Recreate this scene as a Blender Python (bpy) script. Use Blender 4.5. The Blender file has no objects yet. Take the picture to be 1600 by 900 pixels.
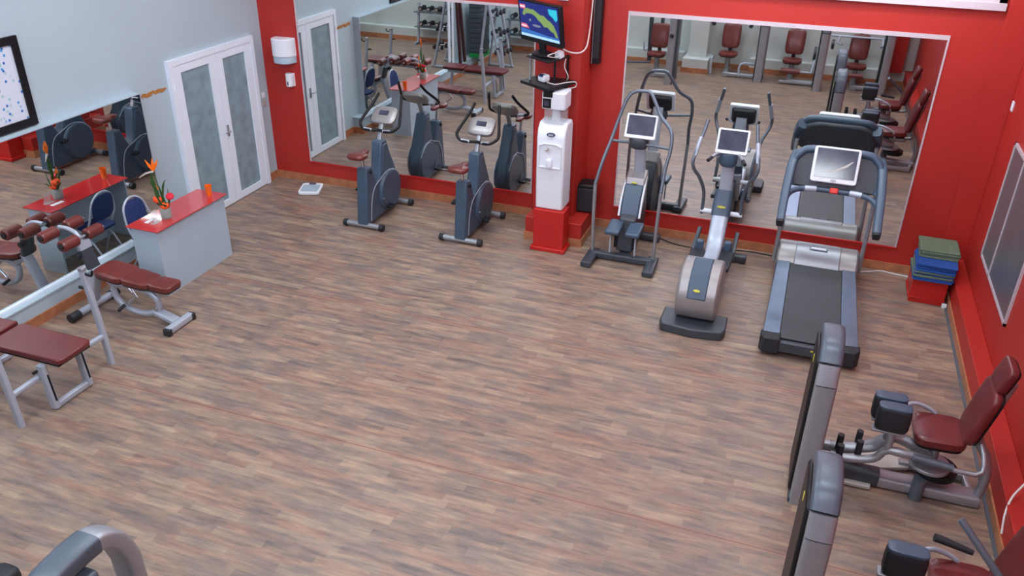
import bpy, math, random
from mathutils import Matrix, Vector, Euler
random.seed(7)
PI = math.pi
S = bpy.context.scene
COL = S.collection
# ------------------------------------------------------------------ camera
cd = bpy.data.cameras.new('camera'); cam = bpy.data.objects.new('camera', cd); COL.objects.link(cam)
cd.sensor_width = 36; cd.lens = 1300.4 * 36 / 1600; cd.clip_start = .02; cd.clip_end = 200
R3 = Matrix(((0.9407449, -0.1727708, 0.2918034), (0.3387864, 0.4409503, -0.8311357), (0.0149252, 0.8807458, 0.4733541)))
cam.matrix_world = Matrix.Translation((7.19297, -9.87757, 4.45946)) @ R3.to_4x4()
S.camera = cam
# ------------------------------------------------------------------ world, exposure
S.view_settings.view_transform = 'Standard'; S.view_settings.look = 'None'
S.view_settings.exposure = 0.0; S.view_settings.gamma = 1; S.view_settings.use_curve_mapping = False
S.cycles.use_denoising = True
S.cycles.max_bounces = 8; S.cycles.diffuse_bounces = 4; S.cycles.glossy_bounces = 6
S.cycles.sample_clamp_indirect = 4
W = bpy.data.worlds.new('world'); S.world = W; W.use_nodes = True
W.node_tree.nodes['Background'].inputs[0].default_value = (.75, .85, 1, 1)
W.node_tree.nodes['Background'].inputs[1].default_value = 0.6
ROOM_H = 5.6
def area(name, loc, rot, sx, sy, power, col):
    l = bpy.data.lights.new(name, 'AREA'); l.shape = 'RECTANGLE'; l.size = sx; l.size_y = sy; l.energy = power; l.color = col
    o = bpy.data.objects.new(name, l); COL.objects.link(o); o.location = loc; o.rotation_euler = rot; return o
# daylight entering by the upper back window, the rear gallery windows; unseen ceiling lamps added to fill the room
area('window_daylight', (7.2, -.45, 3.9), (math.radians(55), 0, 0), 3.2, 1.3, 60, (.80, .91, 1))
area('gallery_daylight', (4.6, -11.8, 4.4), (math.radians(-72), 0, 0), 8.0, 1.6, 480, (.78, .90, 1))
for lx in (2.2, 4.6, 7.6):
    for ly in (-1.8, -5.0, -8.2):
        area('added_ceiling_light', (lx, ly, ROOM_H - .13), (0, 0, 0), 1.15, .5, 62, (.85, .94, 1))  # fill lights added overhead, outside the view, to brighten the room

# ------------------------------------------------------------------ materials
def lin(c):
    return tuple((v / 255 / 12.92) if v / 255 <= .04045 else ((v / 255 + .055) / 1.055) ** 2.4 for v in c) + (1,)
def mat(name, c, rough=.5, metal=0, noise=.06, scale=12, bump=0, spec=.5, coat=0):
    m = bpy.data.materials.new(name); m.use_nodes = True; nt = m.node_tree; b = nt.nodes['Principled BSDF']
    b.inputs['Roughness'].default_value = rough; b.inputs['Metallic'].default_value = metal
    b.inputs['Specular IOR Level'].default_value = spec; b.inputs['Coat Weight'].default_value = coat
    tc = nt.nodes.new('ShaderNodeTexCoord'); n = nt.nodes.new('ShaderNodeTexNoise'); n.inputs['Scale'].default_value = scale; n.inputs['Detail'].default_value = 3
    nt.links.new(tc.outputs['Object'], n.inputs['Vector'])
    r = nt.nodes.new('ShaderNodeValToRGB'); C = lin(c)
    r.color_ramp.elements[0].position = .3; r.color_ramp.elements[1].position = .7
    r.color_ramp.elements[0].color = tuple(v * (1 - noise) for v in C[:3]) + (1,)
    r.color_ramp.elements[1].color = tuple(min(1, v * (1 + noise)) for v in C[:3]) + (1,)
    nt.links.new(n.outputs['Fac'], r.inputs['Fac']); nt.links.new(r.outputs['Color'], b.inputs['Base Color'])
    if bump:
        bp = nt.nodes.new('ShaderNodeBump'); bp.inputs['Strength'].default_value = bump; bp.inputs['Distance'].default_value = .002
        n2 = nt.nodes.new('ShaderNodeTexNoise'); n2.inputs['Scale'].default_value = scale * 20
        nt.links.new(tc.outputs['Object'], n2.inputs['Vector']); nt.links.new(n2.outputs['Fac'], bp.inputs['Height']); nt.links.new(bp.outputs['Normal'], b.inputs['Normal'])
    return m
def glass(name, c, alpha=.25, rough=.02):
    m = mat(name, c, rough, 0, .02); b = m.node_tree.nodes['Principled BSDF']; b.inputs['Alpha'].default_value = alpha
    return m
def emit(name, c, s=1.0, base=None):
    m = mat(name, base or c, .3); b = m.node_tree.nodes['Principled BSDF']
    b.inputs['Emission Color'].default_value = lin(c); b.inputs['Emission Strength'].default_value = s; return m
M = dict(
    red=mat('red_wall_paint', (172, 38, 30), .5, 0, .05, 1.5, .05),
    red2=mat('red_lacquer', (182, 28, 24), .35, 0, .04, 4),
    grey=mat('pale_grey_wall_paint', (174, 194, 204), .6, 0, .03, 1.2, .05),
    rear=mat('rear_wall_paint', (196, 202, 200), .6, 0, .03, 1.2, .05),
    ceil=mat('ceiling_paint', (225, 228, 230), .8, 0, .02, 2),
    skirt=mat('brown_skirting_tile', (172, 112, 78), .45, 0, .22, 9),
    white=mat('white_plastic', (226, 232, 240), .35, 0, .02, 6),
    pvc=mat('white_door_frame', (228, 240, 252), .35, 0, .02, 5),
    mirror=None,
    frost=mat('frosted_patterned_glass', (132, 156, 166), .35, 0, .16, 7, .3),
    slate=mat('slate_blue_shell', (64, 84, 104), .38, 0, .06, 8),
    darkgrey=mat('dark_grey_shell', (58, 64, 72), .42, 0, .06, 8),
    midgrey=mat('grey_blue_shell', (82, 92, 104), .38, .2, .05, 8),
    black=mat('black_plastic', (20, 21, 25), .45, 0, .1, 10, 0, .3),
    rubber=mat('black_rubber', (34, 37, 43), .6, 0, .12, 20, .2),
    belt=mat('running_belt', (60, 62, 66), .5, 0, .1, 30, .3),
    steel=mat('satin_silver_paint', (158, 162, 168), .38, .5, .05, 6),
    silver=mat('silver_cover', (158, 156, 156), .38, .5, .05, 6),
    pearl=mat('light_grey_metal_paint', (176, 186, 200), .35, .25, .04, 6),
    tubegrey=mat('grey_tube_paint', (104, 114, 126), .35, .4, .05, 8),
    chrome=mat('chrome', (215, 218, 222), .12, 1, .02, 6),
    beige=mat('beige_floor_plate', (186, 184, 178), .5, .2, .06, 6),
    maroon=mat('maroon_vinyl', (98, 32, 34), .36, 0, .14, 9, .25, .5, .15),
    brownv=mat('brown_vinyl', (106, 44, 40), .33, 0, .18, 9, .25, .5, .2),
    rowing=mat('rail_blue_grey', (120, 138, 160), .3, .6, .08, 4),
    desk=mat('grey_laminate', (170, 190, 204), .45, 0, .03, 3),
    redglass=mat('red_lacquered_glass', (190, 48, 50), .09, 0, .03, 3, 0, .6, .6),
    blue=mat('navy_fabric', (28, 48, 98), .8, 0, .2, 30, .3),
    matblue=mat('blue_foam', (24, 72, 146), .75, 0, .16, 25, .3),
    matgreen=mat('olive_green_foam', (98, 114, 92), .8, 0, .16, 20, .3),
    green=mat('leaf_green', (44, 92, 40), .5, 0, .3, 20),
    orange=mat('orange_petal', (255, 120, 10), .5, 0, .15, 20),
    coral=mat('coral_petal', (240, 84, 30), .55, 0, .15, 40),
    crimson=mat('crimson_petal', (206, 16, 50), .55, 0, .15, 40),
    amber=mat('orange_glass', (238, 108, 14), .12, 0, .1, 8, 0, .6, .6),
    yellow=mat('yellow_badge', (206, 200, 60), .4, 0, .1, 30),
    navy=mat('navy_badge', (24, 42, 84), .3, 0, .1, 30),
    clear=glass('clear_glass', (214, 226, 228), .28),
    pipe=mat('clear_blue_plastic', (206, 196, 214), .1, 0, .02, 6),
    dark=mat('dark_maroon_vinyl', (58, 24, 28), .45, 0, .12, 9, .2),
    screen=mat('dark_lcd_screen', (66, 70, 88), .12, 0, .25, 9, 0, .6),
    paper=mat('white_paper', (232, 236, 240), .7, 0, .02),
    wood=mat('ochre_wood', (176, 120, 60), .5, 0, .1, 8),
    grglass=mat('grey_window_glass', (92, 92, 98), .3, 0, .08, 3),
    pinkglass=emit('daylit_window_glass', (206, 180, 192), .4),
    lamp=emit('added_lamp_diffuser', (240, 245, 255), 2.0),  # glow for the added ceiling lamps
    stepgrey=mat('grey_step_plastic', (70, 80, 88), .5, 0, .1, 8),
    stepgreen=mat('green_step_plastic', (22, 150, 70), .5, 0, .1, 8),
    whitecable=mat('white_cable', (222, 214, 212), .5, 0, .02),
    pink=mat('pale_pink_glazing_bar', (190, 176, 182), .5, 0, .04),
)
mm = bpy.data.materials.new('mirror_glass'); mm.use_nodes = True; b = mm.node_tree.nodes['Principled BSDF']
b.inputs['Base Color'].default_value = (.82, .86, .85, 1); b.inputs['Metallic'].default_value = 1; b.inputs['Roughness'].default_value = .012
M['mirror'] = mm

def floor_mat():
    m = bpy.data.materials.new('plank_vinyl'); m.use_nodes = True; nt = m.node_tree; N = nt.nodes; L = nt.links; b = N['Principled BSDF']
    def mth(op, a, c=None):
        n = N.new('ShaderNodeMath'); n.operation = op
        for i, v in enumerate((a, c)):
            if v is None: continue
            if isinstance(v, (int, float)): n.inputs[i].default_value = v
            else: L.new(v, n.inputs[i])
        return n.outputs[0]
    def ramp(f, els, interp='LINEAR'):
        r = N.new('ShaderNodeValToRGB'); r.color_ramp.interpolation = interp
        while len(r.color_ramp.elements) < len(els): r.color_ramp.elements.new(.5)
        for e, (p, c) in zip(r.color_ramp.elements, els): e.position = p; e.color = lin(c)
        L.new(f, r.inputs['Fac']); return r.outputs['Color']
    def mix(f, a, c, mode='MIX'):
        n = N.new('ShaderNodeMix'); n.data_type = 'RGBA'; n.blend_type = mode
        if isinstance(f, (int, float)): n.inputs[0].default_value = f
        else: L.new(f, n.inputs[0])
        L.new(a, n.inputs[6]); L.new(c, n.inputs[7]); return n.outputs[2]
    tc = N.new('ShaderNodeTexCoord'); sx = N.new('ShaderNodeSeparateXYZ'); L.new(tc.outputs['Object'], sx.inputs[0])
    X, Y = sx.outputs[0], sx.outputs[1]
    def staves(w, l, seed):
        row = mth('FLOOR', mth('DIVIDE', Y, w)); wn = N.new('ShaderNodeTexWhiteNoise'); wn.noise_dimensions = '1D'; L.new(mth('ADD', row, seed), wn.inputs['W'])
        cell = mth('FLOOR', mth('ADD', mth('DIVIDE', X, l), mth('MULTIPLY', wn.outputs['Value'], 7)))
        cv = N.new('ShaderNodeCombineXYZ'); L.new(row, cv.inputs[0]); L.new(cell, cv.inputs[1]); cv.inputs[2].default_value = seed
        w2 = N.new('ShaderNodeTexWhiteNoise'); w2.noise_dimensions = '3D'; L.new(cv.outputs[0], w2.inputs['Vector']); return w2.outputs['Value']
    cellv = staves(.075, .42, 3)
    c1 = ramp(cellv, [(0, (92, 83, 81)), (.18, (130, 102, 90)), (.36, (154, 128, 107)), (.52, (128, 113, 105)), (.68, (169, 147, 124)), (.84, (147, 103, 85)), (1, (115, 103, 103))])
    mp = N.new('ShaderNodeMapping'); mp.inputs['Scale'].default_value = (2.0, 13, 1); L.new(tc.outputs['Object'], mp.inputs[0])
    n1 = N.new('ShaderNodeTexNoise'); n1.inputs['Scale'].default_value = 1.6; n1.inputs['Detail'].default_value = 6; n1.inputs['Roughness'].default_value = .6; L.new(mp.outputs[0], n1.inputs['Vector'])
    grain = ramp(n1.outputs['Fac'], [(.28, (73, 68, 71)), (.45, (128, 111, 100)), (.6, (162, 135, 113)), (.75, (186, 164, 137))])
    base = mix(.58, c1, grain)
    n2 = N.new('ShaderNodeTexNoise'); n2.inputs['Scale'].default_value = 1.1; n2.inputs['Detail'].default_value = 2
    mp2 = N.new('ShaderNodeMapping'); mp2.inputs['Scale'].default_value = (2.4, 5, 1); L.new(tc.outputs['Object'], mp2.inputs[0]); L.new(mp2.outputs[0], n2.inputs['Vector'])
    f = N.new('ShaderNodeMapRange'); f.inputs[1].default_value = .5; f.inputs[2].default_value = .66; f.inputs[3].default_value = 0; f.inputs[4].default_value = .45; L.new(n2.outputs['Fac'], f.inputs[0])
    greyc = N.new('ShaderNodeRGB'); greyc.outputs[0].default_value = lin((98, 92, 92))
    base = mix(f.outputs[0], base, greyc.outputs[0])
    # sheet seams every 2.1 m, a warm stripe with a thin dark line
    d = mth('ABSOLUTE', mth('SUBTRACT', mth('FRACT', mth('DIVIDE', mth('ADD', Y, 21 + 3.19 + 1.05 - 2.1), 2.12)), .5))
    s1 = mth('LESS_THAN', d, .013); s2 = mth('LESS_THAN', d, .0022)
    warm = N.new('ShaderNodeRGB'); warm.outputs[0].default_value = lin((158, 108, 88))
    dark = N.new('ShaderNodeRGB'); dark.outputs[0].default_value = lin((96, 72, 66))
    base = mix(mth('MULTIPLY', s1, .35), base, warm.outputs[0]); base = mix(mth('MULTIPLY', s2, .7), base, dark.outputs[0])
    L.new(base, b.inputs['Base Color']); b.inputs['Roughness'].default_value = .42; b.inputs['Specular IOR Level'].default_value = .55
    bp = N.new('ShaderNodeBump'); bp.inputs['Strength'].default_value = .08; bp.inputs['Distance'].default_value = .002; L.new(n1.outputs['Fac'], bp.inputs['Height']); L.new(bp.outputs['Normal'], b.inputs['Normal'])
    return m
M['floor'] = floor_mat()
def poster_mat():
    m = bpy.data.materials.new('exercise_chart'); m.use_nodes = True; nt = m.node_tree; N = nt.nodes; L = nt.links; b = N['Principled BSDF']
    tc = N.new('ShaderNodeTexCoord'); v = N.new('ShaderNodeTexVoronoi'); v.inputs['Scale'].default_value = 20; v.distance = 'CHEBYCHEV'; v.inputs['Randomness'].default_value = .9; L.new(tc.outputs['Object'], v.inputs['Vector'])
    r = N.new('ShaderNodeValToRGB'); r.color_ramp.elements[0].position = .2; r.color_ramp.elements[0].color = (1, 1, 1, 1); r.color_ramp.elements[1].position = .27; r.color_ramp.elements[1].color = (0, 0, 0, 1)
    L.new(v.outputs['Distance'], r.inputs['Fac'])
    h = N.new('ShaderNodeValToRGB'); h.color_ramp.interpolation = 'CONSTANT'
    cs = [(0, (60, 150, 210)), (.2, (210, 160, 150)), (.38, (206, 216, 230)), (.58, (120, 190, 180)), (.7, (40, 110, 190)), (.85, (206, 216, 230))]
    while len(h.color_ramp.elements) < len(cs): h.color_ramp.elements.new(.5)
    for e, (p, c) in zip(h.color_ramp.elements, cs): e.position = p; e.color = lin(c)
    s = N.new('ShaderNodeSeparateColor'); L.new(v.outputs['Color'], s.inputs[0]); L.new(s.outputs[0], h.inputs['Fac'])
    mx = N.new('ShaderNodeMix'); mx.data_type = 'RGBA'; mx.inputs[6].default_value = lin((208, 218, 232)); L.new(r.outputs['Color'], mx.inputs[0]); L.new(h.outputs['Color'], mx.inputs[7])
    L.new(mx.outputs[2], b.inputs['Base Color']); b.inputs['Roughness'].default_value = .3; return m
M['poster'] = poster_mat()

# ------------------------------------------------------------------ mesh builder
class MB:
    def __init__(s): s.v = []; s.f = []; s.xf = Matrix.Identity(4)
    def add(s, vs, fs):
        n = len(s.v); s.v += [s.xf @ Vector(v) for v in vs]; s.f += [tuple(i + n for i in f) for f in fs]; return s
    def box(s, x0, x1, y0, y1, z0, z1):
        v = [(x, y, z) for x in (x0, x1) for y in (y0, y1) for z in (z0, z1)]
        return s.add(v, [(0, 1, 3, 2), (4, 6, 7, 5), (0, 4, 5, 1), (2, 3, 7, 6), (0, 2, 6, 4), (1, 5, 7, 3)])
    def cbox(s, c, d, rot=(0, 0, 0)):
        o = s.xf; s.xf = o @ Matrix.Translation(c) @ Euler(rot).to_matrix().to_4x4()
        s.box(-d[0] / 2, d[0] / 2, -d[1] / 2, d[1] / 2, -d[2] / 2, d[2] / 2); s.xf = o; return s
    def prism(s, poly, ax, a0, a1, sc0=1, sc1=1):
        cx = sum(p[0] for p in poly) / len(poly); cy = sum(p[1] for p in poly) / len(poly); vs = []
        for a, k in ((a0, sc0), (a1, sc1)):
            for p in poly:
                u, w = cx + (p[0] - cx) * k, cy + (p[1] - cy) * k
                vs.append((a, u, w) if ax == 'x' else (u, a, w) if ax == 'y' else (u, w, a))
        n = len(poly)
        return s.add(vs, [tuple(range(n))[::-1], tuple(range(n, 2 * n))] + [(i, (i + 1) % n, n + (i + 1) % n, n + i) for i in range(n)])
    def tube(s, pts, r, n=10, k=0, flat=1, cap=True, closed=False, up=None):
        P = [Vector(p) for p in pts]; rr = list(r) if hasattr(r, '__len__') else [r] * len(P)
        if k:
            Q = []; q = []; m = len(P); rng = m if closed else m - 1
            for i in range(rng):
                p0, p1, p2, p3 = (P[(i - 1) % m], P[i], P[(i + 1) % m], P[(i + 2) % m]) if closed else (P[max(i - 1, 0)], P[i], P[i + 1], P[min(i + 2, m - 1)])
                for j in range(k):
                    t = j / k; Q.append(.5 * ((2 * p1) + (p2 - p0) * t + (2 * p0 - 5 * p1 + 4 * p2 - p3) * t * t + (3 * p1 - p0 - 3 * p2 + p3) * t ** 3)); q.append(rr[i] * (1 - t) + rr[(i + 1) % m] * t)
            if not closed: Q.append(P[-1]); q.append(rr[-1])
            P, rr = Q, q
        m = len(P); T = []
        for i in range(m):
            a, b_ = (P[(i - 1) % m], P[(i + 1) % m]) if closed else (P[max(i - 1, 0)], P[min(i + 1, m - 1)])
            T.append((b_ - a).normalized())
        if up is not None: u = Vector(up)
        else: u = Vector((0, 0, 1)) if abs(T[0].z) < .9 else Vector((1, 0, 0))
        vs = []; u = (u - T[0] * u.dot(T[0])).normalized()
        for i in range(m):
            if up is not None: u = Vector(up)
            u = (u - T[i] * u.dot(T[i])).normalized(); w = T[i].cross(u)
            for j in range(n):
                a = 2 * PI * j / n; vs.append(P[i] + (u * math.cos(a) * flat + w * math.sin(a)) * rr[i])
        fs = [(i * n + j, i * n + (j + 1) % n, ((i + 1) % m) * n + (j + 1) % n, ((i + 1) % m) * n + j) for i in range(m if closed else m - 1) for j in range(n)]
        if cap and not closed: fs += [tuple(range(n))[::-1], tuple(range((m - 1) * n, m * n))]
        return s.add(vs, fs)
    def strip(s, pts, w, h, up=(1, 0, 0), k=0):
        "rounded rectangular section swept along pts: w along up, h across"
        P = [Vector(p) for p in pts]
        if k:
            Q = []; m = len(P)
            for i in range(m - 1):
                p0, p1, p2, p3 = P[max(i - 1, 0)], P[i], P[i + 1], P[min(i + 2, m - 1)]
                for j in range(k):
                    t = j / k; Q.append(.5 * ((2 * p1) + (p2 - p0) * t + (2 * p0 - 5 * p1 + 4 * p2 - p3) * t * t + (3 * p1 - p0 - 3 * p2 + p3) * t ** 3))
            Q.append(P[-1]); P = Q
        m = len(P); ws = w if hasattr(w, '__len__') else (w, w); hs = h if hasattr(h, '__len__') else (h, h); sec = []
        for j in range(16):
            a = 2 * PI * (j + .5) / 16; c_, s_ = math.cos(a), math.sin(a); e = .45
            sec.append((math.copysign(abs(c_) ** e, c_), math.copysign(abs(s_) ** e, s_)))
        vs = []; U = Vector(up)
        for i in range(m):
            t = (P[min(i + 1, m - 1)] - P[max(i - 1, 0)]).normalized(); u = (U - t * U.dot(t)).normalized(); w_ = t.cross(u); f = i / (m - 1)
            for a, c_ in sec: vs.append(P[i] + u * a * (ws[0] * (1 - f) + ws[1] * f) / 2 + w_ * c_ * (hs[0] * (1 - f) + hs[1] * f) / 2)
        n = 16
        fs = [(i * n + j, i * n + (j + 1) % n, (i + 1) * n + (j + 1) % n, (i + 1) * n + j) for i in range(m - 1) for j in range(n)] + [tuple(range(n))[::-1], tuple(range((m - 1) * n, m * n))]
        return s.add(vs, fs)
    def cyl(s, a, b_, r, n=20, r2=None): return s.tube([a, b_], [r, r if r2 is None else r2], n)
    def lathe(s, prof, c=(0, 0, 0), n=24):
        vs = [(c[0] + r * math.cos(2 * PI * j / n), c[1] + r * math.sin(2 * PI * j / n), c[2] + z) for r, z in prof for j in range(n)]; m = len(prof)
        fs = [(i * n + j, i * n + (j + 1) % n, (i + 1) * n + (j + 1) % n, (i + 1) * n + j) for i in range(m - 1) for j in range(n)] + [tuple(range(n))[::-1], tuple(range((m - 1) * n, m * n))]
        return s.add(vs, fs)
    def pad(s, c, d, rot=(0, 0, 0), e1=.35, e2=.35, taper=0, n=28, m=10):
        "superellipsoid cushion of full size d; taper narrows the +x end in y"
        o = s.xf; s.xf = o @ Matrix.Translation(c) @ Euler(rot).to_matrix().to_4x4(); vs = []
        def p(v, e): return math.copysign(abs(v) ** e, v)
        for i in range(1, m):
            ph = -PI / 2 + PI * i / m
            for j in range(n):
                th = 2 * PI * j / n; x = p(math.cos(ph), e1) * p(math.cos(th), e2); y = p(math.cos(ph), e1) * p(math.sin(th), e2); z = p(math.sin(ph), e1)
                vs.append((x * d[0] / 2, y * (1 - taper * (x + 1) / 2) * d[1] / 2, z * d[2] / 2))
        k = len(vs); vs += [(0, 0, -d[2] / 2), (0, 0, d[2] / 2)]
        fs = [(i * n + j, i * n + (j + 1) % n, (i + 1) * n + (j + 1) % n, (i + 1) * n + j) for i in range(m - 2) for j in range(n)]
        fs += [(k, (j + 1) % n, j) for j in range(n)] + [(k + 1, (m - 2) * n + j, (m - 2) * n + (j + 1) % n) for j in range(n)]
        s.add(vs, fs); s.xf = o; return s
    def build(s, name, m, parent=None, bev=0, label=None, ang=38, world=True):
        me = bpy.data.meshes.new(name)
        org = Vector((0, 0, 0))
        if parent is not None and world:
            p = parent
            while p is not None: org += p.location; p = p.parent
        me.from_pydata([v - org for v in s.v], [], s.f); me.update()
        import bmesh
        bm = bmesh.new(); bm.from_mesh(me); bmesh.ops.recalc_face_normals(bm, faces=bm.faces); bm.to_mesh(me); bm.free()
        for p in me.polygons: p.use_smooth = True
        me.set_sharp_from_angle(angle=math.radians(ang)); me.materials.append(M[m] if isinstance(m, str) else m)
        o = bpy.data.objects.new(name, me); COL.objects.link(o)
        if parent is not None: o.parent = parent
        if bev:
            bv = o.modifiers.new('bevel', 'BEVEL'); bv.width = bev; bv.segments = 2; bv.limit_method = 'ANGLE'; bv.angle_limit = math.radians(40); bv.harden_normals = False
        if label: o['label'] = label
        return o
def thing(name, label, cat, loc, group=None):
    o = bpy.data.objects.new(name, None); COL.objects.link(o); o.location = loc; o.empty_display_size = .1
    o['label'] = label; o['category'] = cat
    if group: o['group'] = group
    return o
def tag(o, label, cat, group=None):
    o['label'] = label; o['category'] = cat
    if group: o['group'] = group
    return o
def struct(o): o['kind'] = 'structure'; return o
def dup(root, loc, label, rz=None):
    r = root.copy(); COL.objects.link(r); r.location = loc; r['label'] = label
    if rz is not None: r.rotation_euler = (0, 0, rz)
    for ch in list(root.children):
        c = ch.copy(); COL.objects.link(c); c.parent = r
        for g in list(ch.children):
            d = g.copy(); COL.objects.link(d); d.parent = c
    return r
def fillet_rect(x0, x1, y0, y1, r, n=5):
    o = []
    for cx, cy, a0 in ((x1 - r, y1 - r, 0), (x0 + r, y1 - r, 90), (x0 + r, y0 + r, 180), (x1 - r, y0 + r, 270)):
        for i in range(n + 1):
            a = math.radians(a0 + 90 * i / n); o.append((cx + r * math.cos(a), cy + r * math.sin(a)))
    return o
def oval(cx, cy, a, b_, n=20): return [(cx + a * math.cos(2 * PI * i / n), cy + b_ * math.sin(2 * PI * i / n)) for i in range(n)]

# ------------------------------------------------------------------ room shell
RX, RY = 9.23, -9.6
struct(MB().box(-.2, RX + .2, -12.2, .2, -.2, 0).build('floor', 'floor'))
struct(MB().box(-.2, RX + .2, -12.2, .2, ROOM_H, ROOM_H + .2).build('ceiling', 'ceil'))
struct(MB().box(-.2, 0, -12.2, .2, 0, ROOM_H).build('wall_left', 'grey'))
struct(MB().box(0, .11, -6.4, -2.515, .272, 1.885).build('trim_11', 'grey'))          # furring that carries the long mirror
wb = MB()
wb.box(0, RX, 0, .2, 0, 3.03); wb.box(0, 5.6, 0, .2, 3.03, ROOM_H); wb.box(8.93, RX, 0, .2, 3.03, ROOM_H); wb.box(5.6, 8.93, 0, .2, 4.7, ROOM_H)
wb.build('wall_back', 'red')['kind'] = 'structure'
struct(MB().box(8.955, RX, -.035, 0, .3, ROOM_H).build('trim_1', 'red', bev=.004))          # right pilaster strip with its groove
struct(MB().box(RX, RX + .2, -12.2, .2, 0, ROOM_H).build('wall_right', 'red'))
# rear wall under the gallery with pillar and low ledge
rw = MB(); rw.box(0, RX, -9.8, RY, 0, 3.0); rw.box(0, 4.45, RY, -9.42, 0, .3); rw.box(5.9, 9.07, RY, -9.42, 0, .3)
struct(rw.build('wall_rear', 'rear'))
pr_ = MB(); pr_.box(4.58, 4.98, RY, -9.1, 0, 3.0); pr_.box(4.5, 5.06, RY, -8.86, 0, .3); struct(pr_.build('trim_2', 'rear', bev=.004))
struct(MB().box(8.72, 9.0, RY, -9.3, 0.3, 3.0).build('trim_3', 'red'))
struct(MB().box(0, RX, -12.2, -9.6, 3.0, 3.2).build('trim_4', 'ceil'))                 # gallery slab
struct(MB().box(0, RX, -12.4, -12.2, 0, ROOM_H).build('wall_gallery', 'rear'))
for i, (a, b_, y) in enumerate(((0, 4.45, -9.42), (5.9, 9.07, -9.42), (5.06, 5.9, RY))):
    struct(MB().box(a, b_, y, y + .015, 0, .11).build('baseboard_rear', 'skirt'))
struct(MB().box(4.485, 5.075, -8.86, -8.845, 0, .11).build('baseboard_rear', 'skirt'))
# left ledge under the mirror
lg = MB(); lg.box(0, .185, RY, -2.29, .0, .255); lg.box(0, .2, RY, -2.28, .255, .272); struct(lg.build('trim_5', 'grey'))
struct(MB().box(.185, .2, RY, -2.29, 0, .108).build('baseboard_left', 'skirt'))
struct(MB().box(0, .2, -2.29, -2.275, 0, .108).build('baseboard_left', 'skirt'))
struct(MB().box(0, .015, -2.27, -1.94, 0, .108).build('baseboard_left', 'skirt'))
struct(MB().box(0, .015, -.235, 0, 0, .108).build('baseboard_left', 'skirt'))
# back skirting
struct(MB().box(0.015, 4.15, -.015, 0, 0, .108).build('baseboard_back', 'skirt'))
struct(MB().box(4.87, 9.07, -.015, 0, 0, .108).build('baseboard_back', 'skirt'))
# centre pillar and its red plinth
pl = MB(); pl.box(4.155, 4.7, -.5, 0, .3, ROOM_H); struct(pl.build('trim_6', 'red', bev=.01))
struct(MB().box(4.145, 4.87, -.73, 0, 0, .305).build('trim_7', 'red', bev=.006))
for a in ((4.13, 4.885, -.745, -.73), (4.87, 4.885, -.73, 0), (4.13, 4.145, -.73, 0)):
    struct(MB().box(*a, 0, .106).build('baseboard_back', 'skirt'))
# right ledge
struct(MB().box(9.07, RX, RY, 0, 0, .3).build('trim_8', 'red', bev=.006))
struct(MB().box(9.055, 9.07, -9.4, -.02, 0, .1).build('baseboard_right', 'skirt'))
struct(MB().box(9.03, 9.055, -9.4, -.02, 0, .012).build('trim_9', 'tubegrey'))
# upper back window
wf = MB()
for z0, z1, y in ((3.03, 3.1, -.07), (3.1, 3.14, -.03), (4.6, 4.7, -.03)): wf.box(5.6, 8.93, y, .12, z0, z1)
for x in (5.6, 7.2, 8.86): wf.box(x, x + .07, -.03, .12, 3.1, 4.65)
w1 = struct(wf.build('window_1', 'pink'))
MB().box(5.67, 8.86, .05, .06, 3.14, 4.6).build('pane', 'pinkglass', w1)
# grey window on the right wall
wf = MB(); Y0, Y1, Z0, Z1 = -2.36, -.78, .70, 1.93
wf.box(9.21, RX, Y0, Y1, Z0, Z0 + .03); wf.box(9.21, RX, Y0, Y1, Z1 - .03, Z1); wf.box(9.21, RX, Y0, Y0 + .03, Z0, Z1); wf.box(9.21, RX, Y1 - .03, Y1, Z0, Z1); wf.box(9.21, RX, -1.33, -1.305, Z0, Z1)
w2 = struct(wf.build('window_2', 'pink')); MB().box(9.218, 9.226, Y0 + .03, Y1 - .03, Z0 + .03, Z1 - .03).build('pane', 'grglass', w2)
# gallery windows at the rear
wf = MB(); wf.box(.8, 8.4, -12.2, -12.15, 3.6, 5.2); w3 = struct(wf.build('window_3', 'white', bev=.01)); MB().box(.9, 8.3, -12.15, -12.14, 3.7, 5.1).build('pane', 'pinkglass', w3)
for lx in (2.2, 4.6, 7.6):  # lamp boxes added out of view, one per added ceiling light
    for ly in (-1.8, -5.0, -8.2):
        t = MB().box(lx - .6, lx + .6, ly - .28, ly + .28, ROOM_H - .1, ROOM_H).build('added_ceiling_lamp', 'white', bev=.01)
        tag(t, 'added unseen white box ceiling lamp, %s row, %s column' % ({-1.8: 'back', -5.0: 'middle', -8.2: 'rear'}[ly], {2.2: 'left', 4.6: 'centre', 7.6: 'right'}[lx]), 'lamp', 'added ceiling lamps out of view'); MB().box(lx - .57, lx + .57, ly - .25, ly + .25, ROOM_H - .108, ROOM_H - .1).build('fill_diffuser', 'lamp', t, world=True)

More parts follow.
